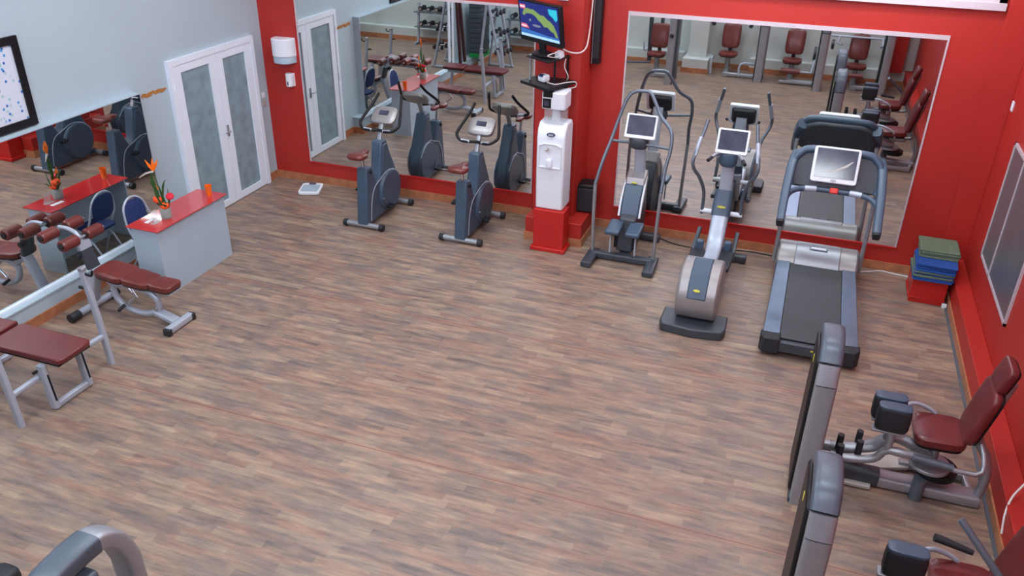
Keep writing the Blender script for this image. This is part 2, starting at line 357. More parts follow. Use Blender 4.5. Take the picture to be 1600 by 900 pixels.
# door
dw = MB(); D0, D1 = -1.93, -.25
dw.box(0, .05, D0, D1, 2.03, 2.1); dw.box(0, .05, D0, D0 + .07, 0, 2.03); dw.box(0, .05, D1 - .07, D1, 0, 2.03)
door = struct(dw.build('door_1', 'pvc'))
def leaf(y0, y1, a, b_):
    l = MB(); l.box(.008, .04, y0, y1, .01, a); l.box(.008, .04, y0, y1, b_, 2.03); l.box(.008, .04, y0, y0 + .13, a, b_); l.box(.008, .04, y1 - .13, y1, a, b_)
    o = l.build('door_leaf', 'pvc', door); MB().box(.014, .022, y0 + .13, y1 - .13, a, b_).build('frosted_pane', 'frost', o)
    return o
la = leaf(-1.855, -1.06, .1, 1.93); lb = leaf(-1.055, -.325, .1, 1.93)
h = MB(); h.box(.04, .048, -1.04, -1.0, .93, 1.08); h.tube([(.048, -1.02, 1.0), (.085, -1.02, 1.0), (.09, -1.06, 1.0), (.09, -1.13, 1.0)], .009, 8); h.build('door_handle', 'steel', lb, bev=.002)
for z in (.3, 1.0, 1.75): MB().cyl((.052, -1.875, z), (.052, -1.875, z + .1), .008, 8).build('hinge', 'pvc', door)
# mirrors with white trims
def wall_mirror(name, label, x0, x1, z0, z1, top=.03):
    t = thing(name, label, 'mirror', ((x0 + x1) / 2, 0, z0))
    MB().box(x0, x1, -.006, 0, z0, z1).build('glass', 'mirror', t)
    f = MB(); f.box(x0 - .018, x0, -.012, 0, z0 - .005, z1 + top); f.box(x1, x1 + .018, -.012, 0, z0 - .005, z1 + top); f.box(x0, x1, -.014, 0, z1, z1 + top); f.build('edge_trim', 'pink', t)
    MB().box(x0 - .02, x1 + .02, -.02, 0, z0 - .02, z0 - .002).build('lower_trim', 'red2', t)
wall_mirror('wall_mirror', 'tall wall mirror left of the red pillar, behind the exercise bikes', .61, 3.965, .32, 2.69, .03)
wall_mirror('wall_mirror', 'large wall mirror right of the red pillar, behind the treadmill', 5.12, 8.485, .32, 2.70, .045)
XM = .11
lm = thing('wall_mirror', 'long wall mirror on the grey wall above the low ledge, below the framed chart', 'mirror', (XM, -4.2, .29))
MB().box(XM, XM + .006, -6.1, -2.525, .30, 1.875).build('glass', 'mirror', lm)
f = MB(); f.box(XM, XM + .03, -6.1, -2.525, .273, .30); f.box(XM, XM + .02, -6.17, -6.1, .273, 1.88); f.build('edge_trim', 'pvc', lm)
f = MB(); f.box(XM, XM + .01, -6.1, -2.525, 1.875, 1.882); f.box(XM, XM + .01, -2.525, -2.515, .3, 1.875); f.build('side_trim', 'pearl', lm)
lm2 = thing('wall_mirror', 'narrow mirror panel on the grey wall beside the leaning padded rolls', 'mirror', (XM, -6.4, .29))
MB().box(XM, XM + .006, -6.30, -6.2, .30, 1.87).build('glass', 'mirror', lm2); f = MB(); f.box(XM, XM + .02, -6.35, -6.30, .273, 1.88); f.build('edge_trim', 'pvc', lm2)
# patterned border strip
b_ = MB(); random.seed(3)
for i in range(9): y = -2.40 + i * .05; b_.cbox((.003, y, 1.80 + random.uniform(-.01, .01)), (.006, .045, random.uniform(.025, .05)), (random.uniform(-.3, .3), 0, 0))
struct(b_.build('trim_10', 'wood'))
# framed chart
fr = thing('framed_chart', 'black framed exercise chart hanging on the grey wall above the mirror', 'picture', (.02, -4.6, 2.33))
f = MB(); A0, A1, B0, B1 = -5.15, -3.835, 1.90, 2.76; w = .075
f.box(0, .03, A0, A1, B0, B0 + w); f.box(0, .03, A0, A1, B1 - w, B1); f.box(0, .03, A0, A0 + w, B0 + w, B1 - w); f.box(0, .03, A1 - w, A1, B0 + w, B1 - w); f.build('frame', 'black', fr)
MB().box(0, .012, A0 + w, A1 - w, B0 + w, B1 - w).build('chart', 'poster', fr)
# switches
t = thing('light_switch', 'cream double light switch on the grey wall beside the door', 'switch', (0, -.12, 1.2))
MB().box(0, .012, -.155, -.085, 1.21, 1.29).build('plate', 'white', t, bev=.003); MB().box(0, .012, -.155, -.085, 1.10, 1.18).build('plate', 'beige', t, bev=.003); MB().box(.012, .018, -.135, -.105, 1.235, 1.265).build('rocker', 'white', t, bev=.002)
t = thing('wall_socket', 'small white socket plate high on the red right wall', 'socket', (RX, -.15, 2.1))
MB().box(RX - .012, RX, -.19, -.11, 2.07, 2.17).build('plate', 'white', t, bev=.003); MB().box(RX - .018, RX - .012, -.165, -.135, 2.1, 2.14).build('rocker', 'white', t)
t = thing('junction_box', 'small white box at the very top of the red pillar above the television', 'box', (4.45, -.5, 2.93))
MB().box(4.40, 4.52, -.54, -.5, 2.895, 2.96).build('housing', 'white', t, bev=.006); MB().box(4.41, 4.51, -.545, -.54, 2.905, 2.95).build('lid', 'white', t, bev=.003)
# dispensers
t = thing('towel_dispenser', 'white rounded paper towel dispenser on the red wall', 'dispenser', (.375, 0, 1.73))
def dshape(x0, x1, y1, z0, z1, n=12):
    c = (x0 + x1) / 2; a = (x1 - x0) / 2; return [(x1, 0)] + [(c + a * math.cos(PI * i / n), -y1 * (abs(math.sin(PI * i / n)) ** .55)) for i in range(n + 1)] + [(x0, 0)]
MB().prism(dshape(.23, .54, .2, 0, 0), 'z', 1.82, 2.06).build('cover', 'white', t, bev=.012)
MB().prism(dshape(.235, .535, .19, 0, 0), 'z', 1.73, 1.82).build('lower_tray', 'desk', t, bev=.01)
t = thing('soap_dispenser', 'small white soap dispenser on the red wall below the towel dispenser', 'dispenser', (.42, 0, 1.38))
MB().prism(dshape(.365, .475, .1, 0, 0), 'z', 1.4, 1.58).build('cover', 'white', t, bev=.012)
MB().cbox((.42, -.092, 1.45), (.016, .02, .05)).build('button', 'black', t, bev=.003)
# ------------------------------------------------------------------ pillar group
t = thing('pedestal_box', 'red pedestal box with a flared foot carrying the white water cooler', 'pedestal', (4.52, -.87, 0))
MB().box(4.335, 4.715, -.985, -.75, .045, .535).build('body', 'red2', t, bev=.004); MB().box(4.305, 4.745, -1.015, -.75, 0, .05).build('base_board', 'red2', t, bev=.006)
t = thing('water_cooler', 'white water cooler with a filter head standing on the red pedestal', 'water cooler', (4.505, -.79, .536))
prof = [(-.62, .536), (-.94, .536), (-.955, 1.0), (-.955, 1.42), (-.93, 1.53), (-.86, 1.6), (-.66, 1.6), (-.62, 1.55)]
o = MB().prism(prof, 'x', 4.335, 4.675).build('body', 'white', t, bev=.02)
MB().prism(oval(4.505, 1.475, .05, .02), 'y', -.966, -.94).build('oval_badge', 'navy', t)
bm = MB()
for i in range(5): bm.box(4.478 + i * .012, 4.486 + i * .012, -.969, -.966, 1.467, 1.483)
bm.build('badge_lettering', 'white', t)
rc = MB(); rc.prism([(4.37, 1.34), (4.44, 1.365), (4.57, 1.365), (4.64, 1.34), (4.64, 1.335), (4.57, 1.36), (4.44, 1.36), (4.37, 1.335)], 'y', -.975, -.95); rc.box(4.37, 4.376, -.972, -.95, 1.08, 1.34); rc.box(4.634, 4.64, -.972, -.95, 1.08, 1.34); rc.box(4.37, 4.64, -.975, -.95, 1.07, 1.08)
rc.build('tap_niche', 'white', t); MB().pad((4.47, -.985, 1.3), (.03, .06, .04), e1=.6, e2=.6).build('tap', 'beige', t); MB().pad((4.50, -.975, 1.13), (.07, .05, .12), e1=.5, e2=.4).build('tap_lever', 'white', t)
MB().lathe([(.055, 0), (.05, .04), (.045, .16), (.05, .19)], (4.51, -.79, 1.58), 18).build('neck', 'white', t)
gl = MB(); gl.prism(fillet_rect(4.385, 4.635, -.9, -.68, .05), 'z', 1.59, 1.765); gl.build('clear_tank', 'clear', t)
MB().prism(fillet_rect(4.37, 4.65, -.93, -.66, .03), 'z', 1.76, 1.955).build('filter_head', 'white', t, bev=.012)
MB().box(4.385, 4.485, -.937, -.925, 1.775, 1.885).build('control_panel', 'black', t, bev=.003); MB().box(4.405, 4.465, -.941, -.936, 1.80, 1.86).build('display', 'screen', t)
MB().box(4.39, 4.50, -.936, -.88, 1.9, 1.965).build('top_slot', 'black', t)
# tv stand: swivelled shelf unit
sh = thing('tv_shelf', 'black glass double shelf bracket turned on the pillar above the cooler', 'shelf', (4.35, -.6, 1.98))
P0, P1, P2 = Vector((4.055, -.772, 0)), Vector((4.47, -1.03, 0)), Vector((4.66, -.55, 0)); P3 = Vector((4.2, -.36, 0))
def quadprism(z0, z1, s=1.0, dz=(0, 0)):
    c = (P0 + P1 + P2 + P3) / 4; return MB().prism([((c + (p - c) * s).x, (c + (p - c) * s).y) for p in (P0, P1, P2, P3)], 'z', z0, z1)
quadprism(1.985, 2.02).build('lower_shelf', 'black', sh, bev=.004); quadprism(2.285, 2.30, .80).build('upper_shelf', 'black', sh, bev=.004)
for q in (P0.lerp(P3, .1).lerp(P2, .14), P0.lerp(P1, .8).lerp(P2, .35), P3.lerp(P2, .8).lerp(P1, .1)):
    MB().cyl((q.x, q.y, 2.02), (q.x, q.y, 2.31), .014, 10).build('post', 'steel' if q.x < 4.25 else 'black', sh)
MB().box(4.3, 4.55, -.56, -.5, 1.9, 2.0).build('wall_bracket', 'black', sh, bev=.006)
tv = thing('television', 'small flat television showing a weather map, on the shelf at the red pillar', 'television', (4.28, -.72, 2.28))
a = Vector((3.99, -.57, 0)); c = Vector((4.55, -.90, 0)); d = (c - a).normalized(); nrm = Vector((d.y, -d.x, 0)); ang = math.atan2(d.y, d.x)
TM = Matrix.Translation((a + c) / 2 + Vector((0, 0, 2.67))) @ Matrix.Rotation(ang, 4, 'Z') @ Matrix.Rotation(math.radians(8), 4, 'X')
def tvm():
    m_ = MB(); m_.xf = TM; return m_
TW, TH = .70, .46
tvm().box(-TW / 2, TW / 2, -.02, .035, -TH / 2, TH / 2).build('casing', 'black', tv, bev=.006)
scr = tvm().box(-TW / 2 + .025, TW / 2 - .025, -.023, -.019, -TH / 2 + .055, TH / 2 - .02).build('screen', emit('screen_navy', (22, 34, 104), .55), tv)
sw, z0, z1 = TW / 2 - .027, -TH / 2 + .057, TH / 2 - .022
KX, KZ = TW / .6, TH / .4
land = [(-.24, .06), (-.215, .105), (-.17, .128), (-.12, .12), (-.07, .122), (-.02, .1), (.03, .082), (.07, .085), (.12, .055), (.17, .035), (.205, .01), (.24, -.045), (.262, -.1), (.228, -.098), (.2, -.06), (.16, -.05), (.12, -.02), (.07, -.025), (.03, .01), (-.01, .03), (-.05, .062), (-.1, .078), (-.15, .078), (-.19, .07), (-.21, .05)]
def P2(pts): return [(x * KX, z_ * KZ) for x, z_ in pts]
tvm().prism(P2(land), 'y', -.0245, -.023).build('map_land', emit('screen_green', (112, 138, 74), .6), scr)
tvm().prism(P2([(.14, .158), (.26, .16), (.266, .075), (.24, .05), (.2, .085), (.15, .11)]), 'y', -.0245, -.023).build('map_cloud', emit('screen_cyan', (40, 170, 186), .6), scr)
x_ = tvm(); x_.prism(P2(oval(-.13, .015, .016, .012)), 'y', -.0245, -.023); x_.prism(P2(oval(-.04, -.03, .06, .012)), 'y', -.0243, -.023); x_.build('map_island', emit('screen_tan', (110, 116, 130), .6), scr)
x_ = tvm(); x_.prism(P2([(-.268, .115), (-.19, .115), (-.19, .155), (-.268, .155)]), 'y', -.0245, -.023); x_.build('red_caption', emit('screen_red', (196, 96, 110), .7), scr); tvm().prism(P2([(-.268, -.07), (-.15, -.07), (-.19, -.03), (-.268, -.03)]), 'y', -.0245, -.023).build('red_caption', emit('screen_red', (196, 96, 110), .7), scr)
x_ = tvm()
for u in range(4): x_.box((-.262 + u * .018) * KX, (-.25 + u * .018) * KX, -.0255, -.0245, .128 * KZ, .142 * KZ); x_.box((-.262 + u * .02) * KX, (-.248 + u * .02) * KX, -.0255, -.0245, -.058 * KZ, -.046 * KZ)
x_.build('caption_bars', emit('screen_white', (220, 220, 225), .7), scr)
tvm().box(-sw, sw, -.0245, -.023, z0, z0 + .03).build('ticker', emit('screen_pale_blue', (150, 190, 210), .7), scr)
x_ = tvm(); x_.prism([(-sw, z0 + .03), (sw, z0 + .03), (sw, z0 + .05), (.1, z0 + .055), (-sw, z0 + .085)], 'y', -.0243, -.023); x_.build('ticker_band', emit('screen_blue', (44, 96, 160), .6), scr)
x_ = tvm(); x_.box(-.05, .05, -.01, .02, -.34, -.22); x_.prism(oval(0, 0, .17, .09), 'z', -.355, -.34); 
x_.build('stand', 'black', tv, bev=.004)
t = thing('set_top_box', 'small white box with blue lights on the lower glass shelf', 'box', (4.33, -.72, 2.02))
MB().pad((4.33, -.74, 2.065), (.12, .10, .09), (0, 0, -.5), .5, .4).build('casing', 'white', t); MB().cbox((4.315, -.772, 2.1), (.06, .05, .02), (0, 0, -.5)).build('lights', 'navy', t)
t = thing('power_adapter', 'white power adapter with tangled leads under the television', 'adapter', (4.5, -.72, 2.28))
MB().cbox((4.50, -.72, 2.34), (.08, .08, .07), (.2, 0, -.4)).build('plug_block', 'white', t, bev=.006); MB().tube([(4.5, -.75, 2.36), (4.46, -.83, 2.37), (4.4, -.85, 2.34), (4.45, -.8, 2.32), (4.52, -.78, 2.33)], .006, 6, 6).build('lead', 'whitecable', t)
tag(MB().tube([(4.50, -.83, 2.48), (4.58, -.70, 2.38), (4.68, -.56, 2.34), (4.73, -.44, 2.38), (4.73, -.34, 2.5), (4.73, -.28, 2.7), (4.73, -.24, 3.0), (4.72, -.2, 3.6), (4.71, -.15, 4.4)], .008, 8, 6).build('cable', 'whitecable'), 'white cable looping from the television up beside the black bar', 'cable')
tag(MB().tube([(4.38, -.78, 2.03), (4.5, -.84, 2.03), (4.6, -.7, 2.03), (4.68, -.62, 2.02), (4.67, -.6, 1.96), (4.6, -.66, 1.95)], .006, 6, 6).build('cable', 'whitecable'), 'thin white cable curling off the lower glass shelf', 'cable')
tag(MB().tube([(4.58, -.73, 2.3), (4.56, -.7, 2.2), (4.6, -.68, 2.1), (4.57, -.62, 2.03)], .006, 6, 6).build('cable', 'whitecable'), 'short white cable hanging from the power adapter', 'cable')
t = thing('column_speaker', 'tall narrow black column speaker hung beside the red pillar', 'speaker', (4.76, -.06, 2.13))
MB().box(4.725, 4.815, -.12, -.02, 2.13, 3.5).build('cabinet', 'black', t, bev=.006); MB().box(4.718, 4.728, -.125, -.02, 2.13, 3.5).build('edge_strip', 'steel', t, bev=.002)
MB().box(4.735, 4.805, -.126, -.118, 2.2, 3.45).build('grille', 'rubber', t)
t = thing('loudspeaker', 'squat black loudspeaker standing on the red plinth beside the pillar', 'speaker', (4.83, -.28, .306))
o = MB(); o.xf = Matrix.Translation((4.80, -.22, 0)) @ Matrix.Rotation(.12, 4, 'Z')
o.prism([(-.13, -.12), (.13, -.12), (.09, .13), (-.09, .13)], 'z', .306, .68).build('cabinet', 'black', t, bev=.025)
o = MB(); o.xf = Matrix.Translation((4.80, -.22, 0)) @ Matrix.Rotation(.12, 4, 'Z'); o.box(-.115, .115, -.135, -.12, .325, .63).build('grille', 'rubber', t, bev=.008)
# ------------------------------------------------------------------ scale
t = thing('bathroom_scale', 'pale bathroom scale lying on the floor near the corner', 'scale', (.76, -.32, 0))
o = MB(); o.xf = Matrix.Translation((.76, -.32, 0)) @ Matrix.Rotation(math.radians(20), 4, 'Z'); o.prism(fillet_rect(-.15, .15, -.19, .19, .05), 'z', .004, .045).build('platform', 'paper', t, bev=.008)
o = MB(); o.xf = Matrix.Translation((.76, -.32, 0)) @ Matrix.Rotation(math.radians(20), 4, 'Z'); o.prism(fillet_rect(-.12, .12, -.16, .1, .02), 'z', .045, .05).build('mat', 'desk', t)
o = MB(); o.xf = Matrix.Translation((.76, -.32, 0)) @ Matrix.Rotation(math.radians(20), 4, 'Z'); o.prism(fillet_rect(-.05, .05, .115, .165, .02), 'z', .045, .056).build('dial', 'grglass', t)
# ------------------------------------------------------------------ exercise bikes
def make_bike(x, y):
    t = thing('exercise_bike', 'slate blue exercise bike nearer the corner, the left one of two', 'exercise bike', (x, y, 0), 'upright exercise bikes in front of the left back mirror')
    def m_(): o = MB(); o.xf = Matrix.Translation((x, y, 0)); return o
    prof = [(-.51, .05), (-.47, .45), (-.43, .80), (-.30, .80), (-.22, .60), (-.17, .52), (-.09, .60), (-.05, .80), (-.01, 1.03), (.13, 1.03), (.2, .85), (.28, .66), (.37, .5), (.42, .34), (.4, .2), (.32, .09), (.1, .06), (-.25, .05)]
    m_().prism(prof, 'x', -.075, .075).build('body_shroud', 'slate', t, bev=.02)
    m_().prism([(-.09, .60), (-.03, .8), (.01, 1.0), (.12, 1.0), (.2, .83), (.3, .64), (.36, .5), (.2, .42), (0, .45)], 'x', -.085, .085, .96, .96).build('front_cover', 'slate', t, bev=.02)
    for s in (-1, 1):
        m_().cyl((s * .07, .13, .34), (s * .115, .13, .34), .29, 30, .26).build('flywheel_cover', 'slate', t, bev=.01)
        m_().strip([(s * .085, -.42, .1), (s * .085, -.37, .35), (s * .085, -.28, .5), (s * .085, -.12, .56), (s * .1, .05, .62), (s * .11, .25, .58), (s * .105, .38, .46)], .008, .012, (1, 0, 0), 4).build('trim_line', 'pearl', t)
        c = m_().tube([(s * .09, -.12, .30), (s * .115, -.12, .30), (s * .125, -.12 + s * .09, .30 - s * .13)], .012, 8).build('crank', 'tubegrey', t)
        m_().cbox((s * .17, -.12 + s * .09, .30 - s * .13), (.09, .1, .025), (.2, 0, 0)).build('pedal', 'black', c, bev=.006)
    m_().tube([(0, -.38, .78), (0, -.41, .95)], .02, 12).build('seat_post', 'chrome', t)
    m_().cyl((.06, -.36, .74), (.1, -.36, .74), .018, 12).build('adjustment_knob', 'black', t)
    s_ = m_(); s_.pad((0, -.51, .99), (.25, .2, .085), (0, 0, 0), .7, .7); s_.pad((0, -.38, .985), (.1, .26, .065), (0, 0, 0), .7, .7); s_.build('saddle', 'brownv', t)
    m_().strip([(0, .07, 1.0), (0, .12, 1.12), (0, .18, 1.22)], .06, .045, (1, 0, 0), 3).build('handlebar_post', 'steel', t)
    c = m_().pad((0, .26, 1.29), (.35, .27, .09), (math.radians(38), 0, 0), .55, .5).build('console', 'silver', t)
    m_().cbox((0, .245, 1.333), (.13, .07, .02), (math.radians(38), 0, 0)).build('display', 'screen', c, bev=.004)
    hp = [(-.165, .44, 1.53), (-.2, .34, 1.42), (-.265, .16, 1.27), (-.27, .09, 1.21), (-.2, .03, 1.165), (-.1, .03, 1.155), (0, .08, 1.15), (.1, .03, 1.155), (.2, .03, 1.165), (.27, .09, 1.21), (.265, .16, 1.27), (.2, .34, 1.42), (.165, .44, 1.53)]
    hb = m_().tube(hp, .019, 10, 4).build('handlebar', 'black', t)
    for s in (-1, 1): m_().tube([(s * .19, .03, 1.166), (s * .08, .035, 1.156)], .02, 10).build('pulse_grip', 'pearl', hb)
    for yy, w, nm in ((-.475, .23, 'rear_foot_bar'), (.44, .2, 'front_foot_bar')):
        f_ = m_().cyl((-w, yy, .05), (w, yy, .05), .034, 16).build(nm, 'steel', t)
        for s in (-1, 1): m_().cyl((s * w, yy, .048), (s * (w + .055), yy, .048), .046, 16, .042).build('end_cap', 'rubber', f_)
    m_().box(-.04, .04, .3, .46, .04, .1).build('front_bracket', 'slate', t, bev=.01)
    return t
b1 = make_bike(2.1, -.73); b1['label'] = 'slate blue exercise bike nearest the room corner, the left one of two'
b2 = dup(b1, (3.44, -.69, 0), 'slate blue exercise bike next to the red pillar, the right one of two')
# ------------------------------------------------------------------ stepper
sx = 5.45
t = thing('stair_climber', 'grey stair climber with tall looped handrails beside the loudspeaker', 'stair climber', (sx, -.65, 0))
b_ = MB()
b_.strip([(sx - .36, -.92, .05), (sx + .36, -.92, .05)], .09, .1, (0, 0, 1)); b_.box(sx - .06, sx + .06, -.92, -.2, .02, .09)
for s in (-1, 1): b_.strip([(sx + s * .36, -.82, .05), (sx + s * .37, -1.25, .04)], .13, .07, (1, 0, 0))
b_.strip([(sx - .3, -.2, .05), (sx + .32, -.2, .05)], .09, .1, (0, 0, 1)); b_.build('base_frame', 'darkgrey', t, bev=.008)
b_ = MB(); b_.prism([(-.86, .1), (-.2, .08), (-.15, .5), (-.25, .8), (-.42, .93), (-.52, .86), (-.6, .6), (-.8, .5)], 'x', sx - .1, sx + .1); b_.build('drive_housing', 'darkgrey', t, bev=.02)
MB().prism([(-.62, .6), (-.5, .92), (-.36, 1.0), (-.3, .86), (-.45, .6)], 'x', sx - .12, sx + .12).build('upper_cover', 'silver', t, bev=.02)
for s in (-1, 1):
    MB().strip([(sx + s * .125, -.72, .5), (sx + s * .125, -.64, .68), (sx + s * .12, -.52, .82), (sx + s * .11, -.4, .92)], .025, .045, (1, 0, 0), 4).build('side_rail', 'white', t)
MB().prism([(-.74, .5), (-.66, .72), (-.56, .86), (-.5, .84), (-.58, .5)], 'x', sx - .11, sx + .11).build('hood', 'slate', t, bev=.015)
MB().prism(oval(sx, 0, .03, .012), 'y', -.006, .006).v
y_ = MB(); y_.xf = Matrix.Translation((sx, -.575, .875)) @ Matrix.Rotation(math.radians(-50), 4, 'X'); y_.prism(oval(0, 0, .032, .014), 'z', 0, .012); y_.build('oval_badge', 'yellow', t)
for s in (-1, 1):
    p_ = MB().cbox((sx + s * .12, -.92, .43), (.17, .33, .06), (.08, 0, 0)); o = p_.build('pedal', 'slate', t, bev=.02)
    MB().strip([(sx + s * .15, -.98, .4), (sx + s * .15, -.96, .12)], .02, .03, (1, 0, 0)).build('pedal_arm', 'pearl', o); MB().cbox((sx + s * .11, -.8, .28), (.05, .06, .3)).build('piston', 'black', o)
MB().strip([(sx + .02, -.38, .9), (sx + .02, -.52, 1.52)], .13, .07, (1, 0, 0)).build('column', 'pearl', t)
MB().pad((sx + .02, -.6, 1.40), (.22, .16, .17), (0, 0, 0), .7, .7).build('hub', 'darkgrey', t)
cx_, cy_, cz_ = sx + .03, -.6, 1.585
def tilt(cx, cy, cz, ax): m_ = MB(); m_.xf = Matrix.Translation((cx, cy, cz)) @ Matrix.Rotation(math.radians(ax), 4, 'X'); return m_
c = tilt(cx_, cy_, cz_, -25).prism(fillet_rect(-.18, .18, -.14, .14, .02), 'y', -.02, .03).build('console', 'white', t, bev=.006)
tilt(cx_, cy_, cz_, -25).box(-.155, .155, -.024, -.02, -.1, .12).build('screen', 'screen', c)
tilt(cx_, cy_ + .035, cz_, -25).prism(fillet_rect(-.15, .15, -.12, .1, .03), 'y', -.0, .05, 1, .85).build('console_back', 'rubber', c, bev=.01)
hr = [(.375, -.9, .08), (.385, -.93, .5), (.385, -.94, .95), (.34, -.85, 1.2), (.29, -.7, 1.42), (.24, -.6, 1.65), (.17, -.54, 1.88), (.09, -.52, 1.96), (-.02, -.52, 1.975)]
L_ = [(sx - a, b, c) for a, b, c in hr]; 
R_ = [(sx + .37, -.9, .08), (sx + .375, -.93, .5), (sx + .385, -.94, .95), (sx + .39, -.84, 1.2), (sx + .415, -.76, 1.42), (sx + .39, -.7, 1.6), (sx + .25, -.6, 1.72), (sx + .16, -.55, 1.86), (sx + .09, -.52, 1.96)]
MB().tube(L_[2:] + R_[:1:-1], .021, 10, 5).build('handrail', 'tubegrey', t)
for q in (L_[:3], R_[:3]): MB().tube(q, .021, 10, 4).build('upright', 'steel', t)
MB().tube([(sx - .295, -.69, 1.41), (sx, -.62, 1.39), (sx + .395, -.72, 1.40)], .017, 10, 3).build('crossbar', 'tubegrey', t)
# ------------------------------------------------------------------ elliptical
ex = 6.5
t = thing('elliptical_trainer', 'silver elliptical trainer with a rounded drum between climber and treadmill', 'elliptical trainer', (ex, -1.3, 0))
MB().prism([(ex - .335, -2.28), (ex - .31, -2.36), (ex, -2.4), (ex + .31, -2.36), (ex + .34, -2.27), (ex + .33, -2.0), (ex - .33, -2.0)], 'z', 0, .1).build('rear_base', 'darkgrey', t, bev=.015)
MB().box(ex - .07, ex + .07, -2.0, -.3, .02, .12).build('floor_beam', 'darkgrey', t, bev=.01)
b_ = MB(); b_.strip([(ex - .3, -.42, .05), (ex + .36, -.42, .05)], .1, .1, (0, 0, 1)); b_.build('front_foot', 'darkgrey', t, bev=.01)
dp = [(-2.2, .12), (-2.28, .25), (-2.29, .38), (-2.22, .52), (-2.1, .62), (-1.95, .66), (-1.8, .64), (-1.66, .55), (-1.58, .4), (-1.6, .2), (-1.7, .1)]
MB().prism(dp, 'x', ex - .205, ex + .215).build('drum_cover', 'silver', t, bev=.03)
MB().prism([(-2.2, .34), (-2.295, .39), (-2.232, .525), (-2.11, .628), (-1.95, .67), (-1.84, .66), (-1.84, .6), (-2.1, .5)], 'x', ex - .095, ex + .1).build('drum_panel', 'slate', t, bev=.012)
y_ = MB(); y_.xf = Matrix.Translation((ex, -2.262, .475)) @ Matrix.Rotation(math.radians(60), 4, 'X'); y_.prism(oval(0, 0, .035, .014), 'z', 0, .014); y_.build('oval_badge', 'yellow', t)
MB().strip([(ex + .02, -1.62, .42), (ex, -1.2, .3), (ex, -.85, .36), (ex, -.62, .62), (ex, -.52, .8)], (.17, .2), .14, (1, 0, 0), 4).build('spine', 'pearl', t)
for s, yy, zz in ((-1, -1.2, .34), (1, -1.05, .3)):
    p_ = MB().strip([(ex + s * .15, yy - .3, zz + .01), (ex + s * .155, yy, zz), (ex + s * .155, yy + .16, zz + .02)], (.15, .17), .05, (1, 0, 0)).build('footplate', 'rubber', t, bev=.01)
    MB().strip([(ex + s * .22, yy + .05, zz - .03), (ex + s * .22, -.55, .42)], .05, .05, (1, 0, 0)).build('link_arm', 'darkgrey', p_); MB().cbox((ex + s * .15, yy + .18, zz + .08), (.09, .07, .14)).build('toe_stop', 'slate', p_, bev=.02)
MB().prism([(-1.0, .12), (-.4, .1), (-.35, .6), (-.5, .72), (-.62, .5)], 'x', ex - .05, ex + .05).build('front_housing', 'darkgrey', t, bev=.02)
MB().strip([(ex + .0, -.62, .64), (ex + .0, -.54, .82), (ex, -.5, .92)], (.22, .19), .12, (1, 0, 0), 3).build('joint_cover', 'slate', t)
y_ = MB(); y_.xf = Matrix.Translation((ex, -.635, .76)) @ Matrix.Rotation(math.radians(75), 4, 'X'); y_.prism(oval(0, 0, .05, .014), 'z', 0, .012); y_.build('oval_badge', 'yellow', t)
MB().strip([(ex + .005, -.5, .9), (ex + .005, -.52, 1.5)], (.15, .13), .08, (1, 0, 0)).build('column', 'pearl', t)
MB().pad((ex, -.6, 1.34), (.2, .15, .2), (0, 0, 0), .6, .7).build('hub', 'slate', t)
c = tilt(ex + .02, -.6, 1.535, -25).prism(fillet_rect(-.175, .175, -.14, .14, .02), 'y', -.02, .03).build('console', 'white', t, bev=.006)
tilt(ex + .02, -.6, 1.535, -25).box(-.15, .15, -.024, -.02, -.1, .12).build('screen', 'screen', c)
tilt(ex + .02, -.565, 1.535, -25).prism(fillet_rect(-.15, .15, -.12, .1, .03), 'y', 0, .05, 1, .85).build('console_back', 'rubber', c, bev=.01)
for s in (-1, 1):
    MB().cyl((ex + s * .1, -.56, .66), (ex + s * .24, -.56, .66), .028, 14).build('pivot', 'white', t)
    q = [(ex + s * .225, -.56, .62), (ex + s * .22, -.62, .9), (ex + s * .27, -.82, 1.15), (ex + s * .33, -.93, 1.28), (ex + s * .35, -.95, 1.38), (ex + s * .325, -.88, 1.52), (ex + s * .285, -.78, 1.68), (ex + s * .265, -.72, 1.79)]
    h_ = MB().tube(q, .02, 10, 5).build('moving_handle', 'tubegrey', t); MB().tube([(ex + s * .34, -.925, 1.43), (ex + s * .305, -.82, 1.62)], .025, 10).build('grip_plate', 'pearl', h_)
    MB().tube([(ex + s * .07, -.6, 1.40), (ex + s * .12, -.68, 1.41), (ex + s * .19, -.82, 1.38)], .018, 10, 3).build('fixed_handle', 'steel', t)
    MB().tube([(ex + s * .17, -.78, 1.39), (ex + s * .2, -.85, 1.37)], .021, 10).build('handle_end', 'rubber', t)
# ------------------------------------------------------------------ treadmill
tx = 7.645
t = thing('treadmill', 'large grey treadmill with white framed screen in front of the right mirror', 'treadmill', (tx, -1.3, 0))
MB().box(tx - .44, tx + .44, -2.36, -.3, .05, .19).build('deck', 'darkgrey', t, bev=.02)
MB().box(tx - .285, tx + .285, -2.40, -.45, .185, .205).build('running_belt', 'belt', t, bev=.008)
for s in (-1, 1):
    MB().prism([(tx + s * .285, -2.34), (tx + s * .445, -2.34), (tx + s * .43, -.5), (tx + s * .285, -.5)], 'z', .17, .215).build('side_rail', 'rowing', t, bev=.006)
    MB().prism([(tx + s * .27, -2.31), (tx + s * .465, -2.31), (tx + s * .465, -2.42), (tx + s * .43, -2.47), (tx + s * .27, -2.47)], 'z', .04, .212).build('rear_cap', 'rubber', t, bev=.015)
    MB().box(tx + s * .40 - .03, tx + s * .40 + .03, -2.3, -2.2, 0, .06).build('foot', 'black', t); MB().box(tx + s * .40 - .03, tx + s * .40 + .03, -.5, -.4, 0, .06).build('foot', 'black', t)
